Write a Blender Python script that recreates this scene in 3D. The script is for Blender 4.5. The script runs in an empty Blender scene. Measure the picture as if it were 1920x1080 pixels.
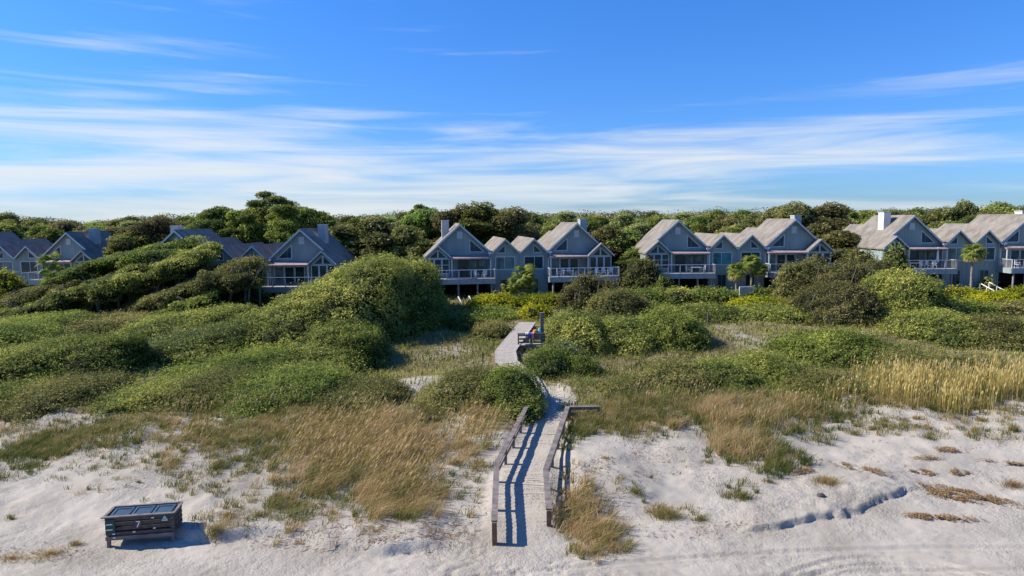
import bpy, math, random
import numpy as np
from mathutils import Vector, Matrix

random.seed(7)
RNG = np.random.default_rng(7)
R = math.radians
scene = bpy.context.scene
COL = scene.collection

# ------------------------------------------------------------------ camera
CAM_H = 12.0
PITCH = R(5.7)
ROLL = R(0.5)
cam_data = bpy.data.cameras.new('camera')
cam = bpy.data.objects.new('camera', cam_data)
COL.objects.link(cam)
cam_data.sensor_width = 36.0
cam_data.lens = 24.0
cam_data.clip_start = 0.5
cam_data.clip_end = 8000.0
_f = Vector((0, math.cos(PITCH), -math.sin(PITCH)))
_u0 = Vector((0, math.sin(PITCH), math.cos(PITCH)))
_r0 = Vector((1, 0, 0))
_r = _r0 * math.cos(ROLL) - _u0 * math.sin(ROLL)
_u = _u0 * math.cos(ROLL) + _r0 * math.sin(ROLL)
_m = Matrix((( _r.x, _u.x, -_f.x, 0), (_r.y, _u.y, -_f.y, 0), (_r.z, _u.z, -_f.z, CAM_H), (0, 0, 0, 1)))
cam.matrix_world = _m
scene.camera = cam

# ------------------------------------------------------------------ sky and sun
SUN_EL, SUN_AZ = R(40), R(-83)          # azimuth clockwise from +Y: the sun stands to the left, a little behind the houses
world = bpy.data.worlds.new('World')
scene.world = world
world.use_nodes = True
nt = world.node_tree
nt.nodes.clear()
def N(t, kind, **kw):
    n = t.nodes.new(kind)
    for k, v in kw.items():
        if k.startswith('i_'):
            key = k[2:]
            n.inputs[int(key) if key.isdigit() else key].default_value = v
        else:
            setattr(n, k, v)
    return n
sky = N(nt, 'ShaderNodeTexSky', sky_type='NISHITA', sun_disc=False, sun_elevation=SUN_EL, sun_rotation=SUN_AZ, air_density=1.0, dust_density=0.3, ozone_density=1.6, altitude=0.0)
hs = N(nt, 'ShaderNodeHueSaturation')
hs.inputs['Saturation'].default_value = 1.18
hs.inputs['Value'].default_value = 1.0
tint = N(nt, 'ShaderNodeMix', data_type='RGBA', blend_type='MULTIPLY')
tint.inputs['Factor'].default_value = 1.0
tcz = N(nt, 'ShaderNodeTexCoord'); spz = N(nt, 'ShaderNodeSeparateXYZ')
nt.links.new(tcz.outputs['Generated'], spz.inputs[0])
tr_ = N(nt, 'ShaderNodeValToRGB')
te = tr_.color_ramp.elements
te[0].position = 0.0; te[0].color = (0.30, 0.50, 0.96, 1)
te[1].position = 0.35; te[1].color = (0.33, 0.70, 1.18, 1)
nt.links.new(spz.outputs['Z'], tr_.inputs[0])
nt.links.new(tr_.outputs[0], tint.inputs['B'])
nt.links.new(sky.outputs[0], hs.inputs['Color'])
nt.links.new(hs.outputs[0], tint.inputs['A'])
tc = N(nt, 'ShaderNodeTexCoord')
mp = N(nt, 'ShaderNodeMapping')
mp.inputs['Scale'].default_value = (1.7, 1.7, 26.0)
mp.inputs['Rotation'].default_value = (0, R(2.0), 0)
nt.links.new(tc.outputs['Generated'], mp.inputs['Vector'])
n1 = N(nt, 'ShaderNodeTexNoise', i_Scale=1.5, i_Detail=8.0, i_Roughness=0.55, i_Distortion=0.5)
nt.links.new(mp.outputs[0], n1.inputs['Vector'])
mp2 = N(nt, 'ShaderNodeMapping')
mp2.inputs['Scale'].default_value = (1.0, 1.0, 5.0)
mp2.inputs['Location'].default_value = (3.1, 0.4, 0.2)
nt.links.new(tc.outputs['Generated'], mp2.inputs['Vector'])
n2 = N(nt, 'ShaderNodeTexNoise', i_Scale=1.3, i_Detail=3.0, i_Roughness=0.5)
nt.links.new(mp2.outputs[0], n2.inputs['Vector'])
sep = N(nt, 'ShaderNodeSeparateXYZ')
nt.links.new(tc.outputs['Generated'], sep.inputs[0])
def math_node(t, op, a, b=None, c=None, clamp=False):
    n = t.nodes.new('ShaderNodeMath'); n.operation = op; n.use_clamp = clamp
    for i, v in enumerate((a, b, c)):
        if v is None: continue
        if isinstance(v, (int, float)): n.inputs[i].default_value = v
        else: t.links.new(v, n.inputs[i])
    return n.outputs[0]
# cloud cover thins out with height above the horizon and towards the right
el = sep.outputs['Z']
xx = sep.outputs['X']
mel = N(nt, 'ShaderNodeMapRange', interpolation_type='SMOOTHSTEP')
mel.inputs['From Min'].default_value = 0.09; mel.inputs['From Max'].default_value = 0.20; mel.inputs['To Min'].default_value = 0.05; mel.inputs['To Max'].default_value = 0.36
nt.links.new(el, mel.inputs['Value'])
thin = math_node(nt, 'MULTIPLY_ADD', xx, 0.045, mel.outputs[0])
cov = math_node(nt, 'ADD', n1.outputs['Fac'], math_node(nt, 'MULTIPLY', math_node(nt, 'SUBTRACT', n2.outputs['Fac'], 0.5), 0.55))
cov = math_node(nt, 'SUBTRACT', cov, thin)
mr = N(nt, 'ShaderNodeMapRange', interpolation_type='SMOOTHSTEP')
mr.inputs['From Min'].default_value = 0.20
mr.inputs['From Max'].default_value = 0.62
mr.inputs['To Max'].default_value = 0.88
nt.links.new(cov, mr.inputs['Value'])
mixc = N(nt, 'ShaderNodeMix', data_type='RGBA')
mixc.inputs['B'].default_value = (4.9, 5.2, 5.4, 1)
nt.links.new(mr.outputs[0], mixc.inputs['Factor'])
nt.links.new(tint.outputs['Result'], mixc.inputs['A'])
bg = N(nt, 'ShaderNodeBackground')
bg.inputs['Strength'].default_value = 0.108
nt.links.new(mixc.outputs['Result'], bg.inputs['Color'])
wo = N(nt, 'ShaderNodeOutputWorld')
nt.links.new(bg.outputs[0], wo.inputs['Surface'])

sun_d = bpy.data.lights.new('sun', 'SUN')
sun_d.energy = 5.0
sun_d.angle = R(0.53)
sun_d.color = (1.0, 0.92, 0.79)
sun = bpy.data.objects.new('sun', sun_d)
COL.objects.link(sun)
_sd = Vector((math.sin(SUN_AZ) * math.cos(SUN_EL), math.cos(SUN_AZ) * math.cos(SUN_EL), math.sin(SUN_EL)))
sun.rotation_euler = _sd.to_track_quat('Z', 'Y').to_euler()

scene.view_settings.view_transform = 'Standard'
scene.view_settings.look = 'None'
scene.view_settings.gamma = 1.0
scene.view_settings.use_curve_mapping = False
scene.view_settings.exposure = 0.62
scene.cycles.use_denoising = True
scene.cycles.max_bounces = 6
scene.cycles.diffuse_bounces = 3
scene.cycles.glossy_bounces = 2
scene.cycles.transmission_bounces = 4
scene.cycles.transparent_max_bounces = 6

# ------------------------------------------------------------------ noise
def _hash(ix, iy, seed):
    h = (ix.astype(np.int64) * 374761393 + iy.astype(np.int64) * 668265263 + seed * 1274126177) & 0x7fffffff
    h = (h ^ (h >> 13)) * 1274126177 & 0x7fffffff
    h = h ^ (h >> 16)
    return (h & 0xffff) / 65535.0
def vnoise(x, y, seed=0):
    x = np.asarray(x, float); y = np.asarray(y, float)
    ix = np.floor(x); iy = np.floor(y)
    fx = x - ix; fy = y - iy
    fx = fx * fx * (3 - 2 * fx); fy = fy * fy * (3 - 2 * fy)
    a = _hash(ix, iy, seed); b = _hash(ix + 1, iy, seed); c = _hash(ix, iy + 1, seed); d = _hash(ix + 1, iy + 1, seed)
    return (a * (1 - fx) + b * fx) * (1 - fy) + (c * (1 - fx) + d * fx) * fy
def fbm(x, y, scale, octaves=4, seed=0, rough=0.5):
    x = np.asarray(x, float) / scale; y = np.asarray(y, float) / scale
    s = 0; a = 1; t = 0
    for o in range(octaves):
        s = s + a * vnoise(x + o * 17.3, y - o * 9.1, seed + o * 31); t += a
        a *= rough; x = x * 2.03; y = y * 2.03
    return s / t - 0.5
def vnoise3(p, seed=0):
    # cheap 3-D variation from three planar noises
    return (vnoise(p[:, 0], p[:, 1] + p[:, 2] * 0.7, seed) + vnoise(p[:, 1] - p[:, 0] * 0.3, p[:, 2], seed + 5) + vnoise(p[:, 2] + p[:, 1] * 0.4, p[:, 0], seed + 11)) / 3
def sst(a, b, x):
    t = np.clip((np.asarray(x, float) - a) / (b - a), 0, 1)
    return t * t * (3 - 2 * t)

# ------------------------------------------------------------------ picture <-> place
def ray(px, py):
    d = _f + _r * ((px - 960) / 1280.0) + _u * ((540 - py) / 1280.0)
    return d
def at(px, py, Y):
    d = ray(px, py)
    k = Y / d.y
    return Vector((d.x * k, Y, CAM_H + d.z * k))

# ------------------------------------------------------------------ the boardwalk's line: (x, y, z) of the walking surface centre
WALK = [(0.30, 23.9, 0.12), (0.33, 28.0, 0.75), (1.80, 35.4, 1.36), (0.85, 44.6, 1.62), (-0.45, 48.6, 1.86), (-0.55, 51.9, 1.98), (1.45, 65.0, 2.2)]
WALK_W = 1.02
def walk_dist(x, y, upto=None):
    x = np.asarray(x, float); y = np.asarray(y, float)
    best = np.full(x.shape, 1e9); bz = np.zeros(x.shape)
    segs = list(zip(WALK[:-1], WALK[1:]))
    if upto: segs = segs[:upto]
    for a, b in segs:
        dx, dy = b[0] - a[0], b[1] - a[1]
        L2 = dx * dx + dy * dy
        t = np.clip(((x - a[0]) * dx + (y - a[1]) * dy) / L2, 0, 1)
        d = np.hypot(x - a[0] - t * dx, y - a[1] - t * dy)
        z = a[2] + t * (b[2] - a[2])
        m = d < best
        best = np.where(m, d, best); bz = np.where(m, z, bz)
    return best, bz

# ------------------------------------------------------------------ terrain
PROF_Y = np.array([-50, 20, 23.5, 26, 29, 33, 37, 42, 48, 56, 66, 78, 88, 110, 9000.])
PROF_Z = np.array([-1.4, 0, 0.06, .28, .75, 1.2, 1.55, 1.5, 1.35, 1.45, 1.75, 1.95, 2.0, 2.0, 2.0])
def scarp_y(x):
    return 24.75 + 2.6 * np.clip((x - 8.3) / 8.0, 0, 1.3) ** 1.7 + 0.8 * fbm(x, x * 0, 1.9, 3, 91) + 0.45 * fbm(x, x * 0, 0.4, 3, 92)
def toe_y(x):
    return 23.9 + 0.5 * np.sin(x * 0.35) + 1.6 * fbm(x, x * 0, 3.0, 4, 71) - 0.05 * x
def zterr(x, y, fine=True):
    x = np.asarray(x, float); y = np.asarray(y, float)
    wob = fbm(x, y, 11.0, 3, 3) * 3.0 * sst(22, 32, y) * (1 - sst(60, 80, y))
    z = np.interp(y + wob, PROF_Y, PROF_Z)
    amp = sst(25, 34, y)
    far = 1 - sst(75, 95, y)
    z = z + fbm(x, y, 4.2, 4, 11) * 0.85 * amp * (0.35 + 0.65 * far)
    # sand hummocks at the right-hand dune front
    z = z + np.maximum(0, fbm(x, y, 1.9, 3, 41)) * 1.6 * sst(11, 16, x) * sst(33, 35.5, y) * (1 - sst(39, 43, y))
    # scarp cut into the sand on the right
    sy = scarp_y(x)
    cut = sst(-0.03, 0.10, y - sy) * sst(7.8, 10.0, x) * (1 - sst(15.8, 18.0, x))
    z = z + (0.235 + 0.14 * fbm(x, y, .5, 2, 93)) * cut * (1 - sst(0.4, 3.5, y - sy))
    z = z + .55 * sst(1.7, 3.0, x) * (1 - sst(4.2, 7.0, x)) * sst(25.5, 28, y) * (1 - sst(30, 34, y))
    # toe of the dune on the left
    ty = toe_y(x)
    z = z + 0.30 * sst(-0.05, 0.35, y - ty) * (1 - sst(-3.6, -2.2, x)) * sst(-17, -11, x) * (1 - sst(1.0, 4.0, y - ty))
    if fine:
        near = 1 - sst(34, 46, y)
        z = z + fbm(x, y, 0.75, 3, 21) * 0.15 * near * (0.3 + 0.7 * sst(22.5, 27, y)) * (.3 + 1.4 * np.clip(fbm(x, y, 3.5, 2, 23) + .5, 0, 1))
        foot = vnoise(x / 0.16, y / 0.19, 55)
        path = np.exp(-((x - 0.2) / 3.2) ** 2) * (1 - sst(25, 27, y))
        z = z - np.maximum(0, foot - 0.62) * (0.05 + 0.27 * path + 0.05 * (1 - sst(23, 28, y))) * near
        # tyre tracks across the flat beach
        for (cx, cy, rr, w) in TRACKS:
            d = np.abs(np.hypot(x - cx, y - cy) - rr)
            arc = np.where((d < w * 2.2), 1.0, 0.0)
            z = z - 0.06 * np.exp(-(d / w) ** 2) + 0.03 * np.exp(-((d - w * 1.8) / (w * .6)) ** 2)
    # the walkway: bedded in sand up to the turn, above the ground beyond
    d1, z1 = walk_dist(x, y, 2)
    k = 1 - sst(0.95, 1.7, d1)
    sandy = fbm(x, y, 0.9, 3, 77) * 0.05 + 0.012 * np.sin(y * 24) * sst(24, 25, y)
    z = z * (1 - k) + (z1 + sandy) * k
    d2, z2 = walk_dist(x, y)
    k2 = (1 - sst(1.0, 2.4, d2)) * sst(36, 38, y)
    z = z * (1 - k2) + np.minimum(z, z2 - 0.22) * k2
    return z
TRACKS = [(12.5, 17.5, 5.0, .10), (12.5, 17.5, 5.5, .10), (10.2, 16.3, 5.6, .09), (15.5, -60.0, 82.1, .12), (15.5, -60.0, 83.6, .12), (19, -80.0, 101.2, .10), (14.0, 18.3, 3.0, .08)]
def Z(x, y):
    return float(zterr(np.array([x]), np.array([y]), False)[0])
def ground(px, py):
    """the point of the terrain seen at a place of the picture"""
    d = ray(px, py)
    ys = np.concatenate([np.arange(15, 60, .15), np.arange(60, 140, .4)])
    k = ys / d.y
    xs = d.x * k; zs = CAM_H + d.z * k
    t = zterr(xs, ys, False)
    i = int(np.argmax(zs <= t)) if np.any(zs <= t) else len(ys) - 1
    return Vector((xs[i], ys[i], float(t[i])))

# ------------------------------------------------------------------ helpers
def tag(o, label=None, cat=None, group=None, kind=None):
    if label: o['label'] = label
    if cat: o['category'] = cat
    if group: o['group'] = group
    if kind: o['kind'] = kind
    return o
def empty(name, loc, rz=0.0, label=None, cat=None, group=None):
    o = bpy.data.objects.new(name, None)
    o.empty_display_size = 0.3
    COL.objects.link(o)
    o.location = loc; o.rotation_euler = (0, 0, rz)
    return tag(o, label, cat, group)
def link(name, me, mat=None, parent=None):
    o = bpy.data.objects.new(name, me)
    COL.objects.link(o)
    if mat is not None and len(me.materials) == 0: me.materials.append(mat)
    if parent is not None: o.parent = parent
    return o
class MB:
    def __init__(s): s.v = []; s.f = []
    def add(s, vs, fs):
        b = len(s.v); s.v += [tuple(p) for p in vs]; s.f += [tuple(i + b for i in f) for f in fs]
        return s
    def box(s, x0, x1, y0, y1, z0, z1):
        return s.add([(x0, y0, z0), (x1, y0, z0), (x1, y1, z0), (x0, y1, z0), (x0, y0, z1), (x1, y0, z1), (x1, y1, z1), (x0, y1, z1)],
                     [(0, 3, 2, 1), (4, 5, 6, 7), (0, 1, 5, 4), (1, 2, 6, 5), (2, 3, 7, 6), (3, 0, 4, 7)])
    def prism(s, poly, y0, y1):
        """xz polygon drawn out along y"""
        n = len(poly)
        area = sum(poly[i][0] * poly[(i + 1) % n][1] - poly[(i + 1) % n][0] * poly[i][1] for i in range(n))
        if area < 0: poly = poly[::-1]
        vs = [(p[0], y0, p[1]) for p in poly] + [(p[0], y1, p[1]) for p in poly]
        fs = [tuple(range(n)), tuple(range(2 * n - 1, n - 1, -1))]
        for i in range(n):
            j = (i + 1) % n
            fs.append((i, i + n, j + n, j))
        return s.add(vs, fs)
    def bar(s, a, b, w, y0, y1):
        """a bar in the xz plane from a to b"""
        dx, dz = b[0] - a[0], b[1] - a[1]; L = math.hypot(dx, dz) or 1
        nx, nz = -dz / L * w / 2, dx / L * w / 2
        return s.prism([(a[0] + nx, a[1] + nz), (a[0] - nx, a[1] - nz), (b[0] - nx, b[1] - nz), (b[0] + nx, b[1] + nz)], y0, y1)
    def beam(s, a, b, w, h):
        """square-section beam between two 3-D points"""
        a = Vector(a); b = Vector(b); d = (b - a).normalized()
        side = d.cross(Vector((0, 0, 1)))
        if side.length < 1e-3: side = Vector((1, 0, 0))
        side.normalize(); up = side.cross(d)
        vs = []
        for p in (a, b):
            for sx, sz in ((-1, -1), (1, -1), (1, 1), (-1, 1)):
                vs.append(p + side * (sx * w / 2) + up * (sz * h / 2))
        return s.add(vs, [(0, 1, 2, 3), (7, 6, 5, 4), (0, 4, 5, 1), (1, 5, 6, 2), (2, 6, 7, 3), (3, 7, 4, 0)])
    def tube(s, pts, rad, n=7):
        b = len(s.v)
        pts = [Vector(p) for p in pts]
        for i, p in enumerate(pts):
            d = (pts[min(i + 1, len(pts) - 1)] - pts[max(i - 1, 0)]).normalized()
            a = d.cross(Vector((0.13, 1, 0.05))).normalized(); c = d.cross(a)
            for k in range(n):
                t = 2 * math.pi * k / n
                s.v.append(tuple(p + (a * math.cos(t) + c * math.sin(t)) * rad[i]))
        for i in range(len(pts) - 1):
            for k in range(n):
                k2 = (k + 1) % n
                s.f.append((b + i * n + k, b + i * n + k2, b + (i + 1) * n + k2, b + (i + 1) * n + k))
        s.f.append(tuple(b + k for k in range(n))[::-1])
        e = b + (len(pts) - 1) * n
        s.f.append(tuple(e + k for k in range(n)))
        return s
    def mesh(s, name, mat):
        me = bpy.data.meshes.new(name)
        me.from_pydata(s.v, [], s.f)
        if mat is not None: me.materials.append(mat)
        return me
    def build(s, name, mat, parent=None):
        return link(name, s.mesh(name, mat), None, parent)
def np_mesh(name, V, F, mat, attrs=None, smooth=False):
    """V (n,3), F (m,k) arrays"""
    me = bpy.data.meshes.new(name)
    n, (m, k) = len(V), F.shape
    me.vertices.add(n); me.vertices.foreach_set('co', np.ascontiguousarray(V, dtype=np.float32).ravel())
    me.loops.add(m * k); me.loops.foreach_set('vertex_index', np.ascontiguousarray(F, dtype=np.int32).ravel())
    me.polygons.add(m)
    me.polygons.foreach_set('loop_start', np.arange(0, m * k, k, dtype=np.int32))
    me.polygons.foreach_set('loop_total', np.full(m, k, dtype=np.int32))
    if smooth: me.polygons.foreach_set('use_smooth', np.ones(m, dtype=bool))
    for an, av in (attrs or {}).items():
        at_ = me.attributes.new(an, 'FLOAT', 'POINT')
        at_.data.foreach_set('value', np.ascontiguousarray(av, dtype=np.float32))
    me.materials.append(mat)
    me.update(); me.validate()
    return me
def copy_tree(o, parent=None):
    c = o.copy(); COL.objects.link(c); c.parent = parent
    for ch in o.children: copy_tree(ch, c)
    return c

# ------------------------------------------------------------------ materials
def new_mat(name):
    m = bpy.data.materials.new(name); m.use_nodes = True
    t = m.node_tree; b = t.nodes['Principled BSDF']
    return m, t, b
def ramp(t, fac, stops):
    r = t.nodes.new('ShaderNodeValToRGB')
    e = r.color_ramp.elements
    while len(e) < len(stops): e.new(0.5)
    for q, (p, c) in zip(e, stops):
        q.position = p; q.color = (c[0], c[1], c[2], 1)
    t.links.new(fac, r.inputs[0])
    return r.outputs[0]
def paint(name, c, rough=0.6, var=0.12, scale=3.0, vec=(1, 1, 1), spec=0.3, bump=0.0, bscale=30):
    m, t, b = new_mat(name)
    tcn = N(t, 'ShaderNodeTexCoord'); mpn = N(t, 'ShaderNodeMapping'); mpn.inputs['Scale'].default_value = vec
    t.links.new(tcn.outputs['Object'], mpn.inputs[0])
    nz = N(t, 'ShaderNodeTexNoise', i_Scale=scale, i_Detail=5.0, i_Roughness=0.6)
    t.links.new(mpn.outputs[0], nz.inputs['Vector'])
    lo = [x * (1 - var * 1.6) for x in c]; hi = [min(1, x * (1 + var * 1.6)) for x in c]
    t.links.new(ramp(t, nz.outputs['Fac'], [(0.3, lo), (0.7, hi)]), b.inputs['Base Color'])
    b.inputs['Roughness'].default_value = rough
    b.inputs['Specular IOR Level'].default_value = spec
    if bump:
        nb = N(t, 'ShaderNodeTexNoise', i_Scale=bscale, i_Detail=3.0)
        t.links.new(mpn.outputs[0], nb.inputs['Vector'])
        bn = N(t, 'ShaderNodeBump'); bn.inputs['Strength'].default_value = bump; bn.inputs['Distance'].default_value = 0.02
        t.links.new(nb.outputs['Fac'], bn.inputs['Height']); t.links.new(bn.outputs[0], b.inputs['Normal'])
    return m
def leaf_mat(name, stops, trans=0.28, rough=0.5, spec=0.35):
    """foliage: colour from the leaf's own tint attribute, some light coming through"""
    m, t, b = new_mat(name)
    a = N(t, 'ShaderNodeAttribute', attribute_name='tint')
    col = ramp(t, a.outputs['Fac'], stops)
    t.links.new(col, b.inputs['Base Color'])
    b.inputs['Roughness'].default_value = rough; b.inputs['Specular IOR Level'].default_value = spec
    tr = N(t, 'ShaderNodeBsdfTranslucent')
    t.links.new(col, tr.inputs['Color'])
    mx = N(t, 'ShaderNodeMixShader'); mx.inputs[0].default_value = trans
    t.links.new(b.outputs[0], mx.inputs[1]); t.links.new(tr.outputs[0], mx.inputs[2])
    t.links.new(mx.outputs[0], t.nodes['Material Output'].inputs['Surface'])
    return m
M = {}
M['wall'] = paint('blue_grey_siding', (0.250, 0.312, 0.303), 0.7, 0.10, 0.8, (1, 1, .25))
M['trim'] = paint('pale_trim', (0.50, 0.55, 0.56), 0.6, 0.08)
M['chimney'] = paint('chimney_cladding', (0.38, 0.41, 0.42), 0.7, 0.12, 1.0)
M['chimney_sunlit'] = paint('sunlit_chimney_cladding', (0.60, 0.585, 0.55), 0.7, 0.1, 1.0)  # paler copy of the chimney colour, with the sun's brightness put in
M['white'] = paint('white_paint', (0.74, 0.74, 0.72), 0.5, 0.05)
M['roof'] = paint('weathered_shingle', (0.203, 0.181, 0.155), 0.85, 0.22, 0.7, (1, 1.2, 1), 0.2, 0.3, 14)
M['deckwood'] = paint('grey_deck_wood', (0.36, 0.35, 0.335), 0.8, 0.15, 2)
M['fascia'] = paint('deck_fascia_paint', (0.26, 0.32, 0.34), 0.7, 0.1, 1.5)
M['pent'] = paint('pent_roof_cedar', (0.30, 0.235, 0.225), 0.8, 0.15, 2)
M['post'] = paint('stilt_wood', (0.25, 0.25, 0.25), 0.8, 0.15, 2)
M['dark'] = paint('undercroft_shade_board', (0.055, 0.06, 0.065), 0.9, 0.2, 2)  # near-black: the shade under the decks is put into the colour
M['metal'] = paint('dark_metal', (0.05, 0.05, 0.055), 0.4, 0.1)
M['weather'] = paint('weathered_grey_timber', (0.175, 0.150, 0.140), 0.85, 0.28, 2.2, (1.2, 1.2, 7), 0.2, 0.5, 40)
M['weather_dark'] = paint('dark_brown_timber', (0.085, 0.068, 0.06), 0.8, 0.3, 3.0, (2, 2, 6), 0.25, 0.4, 40)  # a darker, browner timber tone
M['plank'] = paint('bleached_plank', (0.38, 0.34, 0.30), 0.85, 0.22, 1.6, (1, 9, 1), 0.2, 0.4, 30)
M['bark'] = paint('grey_bark', (0.13, 0.11, 0.095), 0.9, 0.3, 2.0, (1, 1, .4), 0.1, 0.5, 12)
M['palmbark'] = paint('palm_bark', (0.24, 0.215, 0.185), 0.9, 0.3, 5.0, (1, 1, 2), 0.1, 0.5, 20)
def glass(name, c, rough=0.06):
    m, t, b = new_mat(name)
    tcn = N(t, 'ShaderNodeTexCoord')
    nz = N(t, 'ShaderNodeTexNoise', i_Scale=0.9, i_Detail=2.0)
    t.links.new(tcn.outputs['Object'], nz.inputs['Vector'])
    t.links.new(ramp(t, nz.outputs['Fac'], [(0.35, [x * .55 for x in c]), (0.65, [x * 1.4 for x in c])]), b.inputs['Base Color'])
    b.inputs['Roughness'].default_value = rough; b.inputs['Specular IOR Level'].default_value = 0.35
    return m
M['glass'] = glass('dark_window_glass', (0.008, 0.040, 0.050), .12)
M['glass_pale'] = glass('curtained_glass', (0.10, 0.155, 0.155), 0.15)
M['glass_teal'] = glass('teal_blind_glass', (0.03, 0.17, 0.20), 0.12)
# ------------------------------------------------------------------ ground sheet
def sand_material():
    m, t, b = new_mat('dune_sand')
    tcn = N(t, 'ShaderNodeTexCoord')
    P = tcn.outputs['Object']
    n1 = N(t, 'ShaderNodeTexNoise', i_Scale=0.35, i_Detail=6.0, i_Roughness=0.6); t.links.new(P, n1.inputs['Vector'])
    n2 = N(t, 'ShaderNodeTexNoise', i_Scale=5.0, i_Detail=6.0, i_Roughness=0.7); t.links.new(P, n2.inputs['Vector'])
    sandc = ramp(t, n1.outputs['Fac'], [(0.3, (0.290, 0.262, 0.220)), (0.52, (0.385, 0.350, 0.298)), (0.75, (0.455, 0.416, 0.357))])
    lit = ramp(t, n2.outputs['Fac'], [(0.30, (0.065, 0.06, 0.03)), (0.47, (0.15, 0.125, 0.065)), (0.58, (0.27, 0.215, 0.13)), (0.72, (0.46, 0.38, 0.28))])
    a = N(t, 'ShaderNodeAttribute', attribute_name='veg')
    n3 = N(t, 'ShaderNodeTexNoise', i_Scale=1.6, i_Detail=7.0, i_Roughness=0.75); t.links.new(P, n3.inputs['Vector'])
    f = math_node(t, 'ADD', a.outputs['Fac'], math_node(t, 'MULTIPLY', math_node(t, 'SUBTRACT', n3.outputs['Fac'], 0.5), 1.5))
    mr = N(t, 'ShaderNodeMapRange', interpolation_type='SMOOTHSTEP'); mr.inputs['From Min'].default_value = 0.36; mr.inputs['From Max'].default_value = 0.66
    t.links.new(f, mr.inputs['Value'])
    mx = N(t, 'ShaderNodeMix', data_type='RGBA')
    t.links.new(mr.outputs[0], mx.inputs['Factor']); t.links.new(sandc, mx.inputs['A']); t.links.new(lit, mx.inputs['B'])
    # scattered flecks of shell and broken straw
    v = N(t, 'ShaderNodeTexVoronoi', i_Scale=7.0); t.links.new(P, v.inputs['Vector'])
    fl = N(t, 'ShaderNodeMapRange'); fl.inputs['From Min'].default_value = 0.17; fl.inputs['From Max'].default_value = 0.07
    t.links.new(v.outputs['Distance'], fl.inputs['Value'])
    n4 = N(t, 'ShaderNodeTexNoise', i_Scale=0.6, i_Detail=3.0); t.links.new(P, n4.inputs['Vector'])
    n4g = N(t, 'ShaderNodeMapRange'); n4g.inputs['From Min'].default_value = 0.45; n4g.inputs['From Max'].default_value = 0.62; n4g.inputs['To Max'].default_value = 0.95
    t.links.new(n4.outputs['Fac'], n4g.inputs['Value'])
    n5 = N(t, 'ShaderNodeTexNoise', i_Scale=2.6, i_Detail=8.0, i_Roughness=0.72); t.links.new(P, n5.inputs['Vector'])
    n5g = N(t, 'ShaderNodeMapRange', interpolation_type='SMOOTHSTEP'); n5g.inputs['From Min'].default_value = 0.56; n5g.inputs['From Max'].default_value = 0.70; n5g.inputs['To Max'].default_value = 0.75
    t.links.new(n5.outputs['Fac'], n5g.inputs['Value'])
    ff = math_node(t, 'MULTIPLY', math_node(t, 'MAXIMUM', fl.outputs[0], n5g.outputs[0]), n4g.outputs[0], clamp=True)
    mx2 = N(t, 'ShaderNodeMix', data_type='RGBA'); mx2.inputs['B'].default_value = (0.22, 0.15, 0.10, 1)
    t.links.new(ff, mx2.inputs['Factor']); t.links.new(mx.outputs['Result'], mx2.inputs['A'])
    t.links.new(mx2.outputs['Result'], b.inputs['Base Color'])
    b.inputs['Roughness'].default_value = 0.95; b.inputs['Specular IOR Level'].default_value = 0.1
    vb = N(t, 'ShaderNodeTexVoronoi', i_Scale=3.2, feature='SMOOTH_F1'); t.links.new(P, vb.inputs['Vector'])
    nb = N(t, 'ShaderNodeTexNoise', i_Scale=9.0, i_Detail=5.0, i_Roughness=0.65); t.links.new(P, nb.inputs['Vector'])
    hh = math_node(t, 'MULTIPLY_ADD', vb.outputs['Distance'], 0.6, nb.outputs['Fac'])
    bn = N(t, 'ShaderNodeBump'); bn.inputs['Strength'].default_value = 0.9; bn.inputs['Distance'].default_value = 0.085
    nm = N(t, 'ShaderNodeTexNoise', i_Scale=0.28, i_Detail=3.0); t.links.new(P, nm.inputs['Vector'])
    nmr = N(t, 'ShaderNodeMapRange'); nmr.inputs['From Min'].default_value = .38; nmr.inputs['From Max'].default_value = .62; nmr.inputs['To Min'].default_value = .15; nmr.inputs['To Max'].default_value = 1.3
    t.links.new(nm.outputs['Fac'], nmr.inputs['Value'])
    sc_ = math_node(t, 'MULTIPLY', nmr.outputs[0], .085); t.links.new(sc_, bn.inputs['Distance'])
    t.links.new(hh, bn.inputs['Height']); t.links.new(bn.outputs[0], b.inputs['Normal'])
    return m
M['sand'] = sand_material()

def zone(cx, cy, rx, ry):
    g = ground(cx, cy)
    a = ground(cx, cy + ry); c = ground(cx, cy - ry)
    dist = math.hypot(g.y, CAM_H - g.z)
    return (g.x, (a.y + c.y) / 2, rx * dist / 1280.0, max(0.25, abs(c.y - a.y) / 2))
# open sand among the plants, by where it lies
SAND_ZONES = [zone(*a) for a in (
    (150, 800, 240, 22), (330, 770, 60, 8), (470, 790, 120, 14), (150, 900, 230, 60), (560, 900, 60, 50), (850, 800, 30, 30),
    (1040, 745, 55, 22), (1200, 860, 130, 60), (1340, 1000, 200, 60), (1300, 905, 110, 55), (1400, 645, 48, 18), (1370, 620, 36, 12), (770, 725, 60, 18),
    (830, 660, 70, 16), (700, 655, 26, 8), (1440, 640, 26, 14), (1620, 625, 40, 6), (1680, 655, 12, 4), (1200, 745, 34, 7), (1180, 700, 10, 4), (1600, 850, 100, 50),
    (1740, 765, 120, 24), (1600, 760, 40, 10), (1560, 722, 60, 9), (1830, 675, 60, 5), (1900, 660, 40, 4), (1880, 780, 60, 28), (885, 685, 35, 14), (1300, 795, 60, 8), (1000, 655, 20, 10), (60, 605, 50, 7), (260, 705, 20, 5))]
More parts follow.
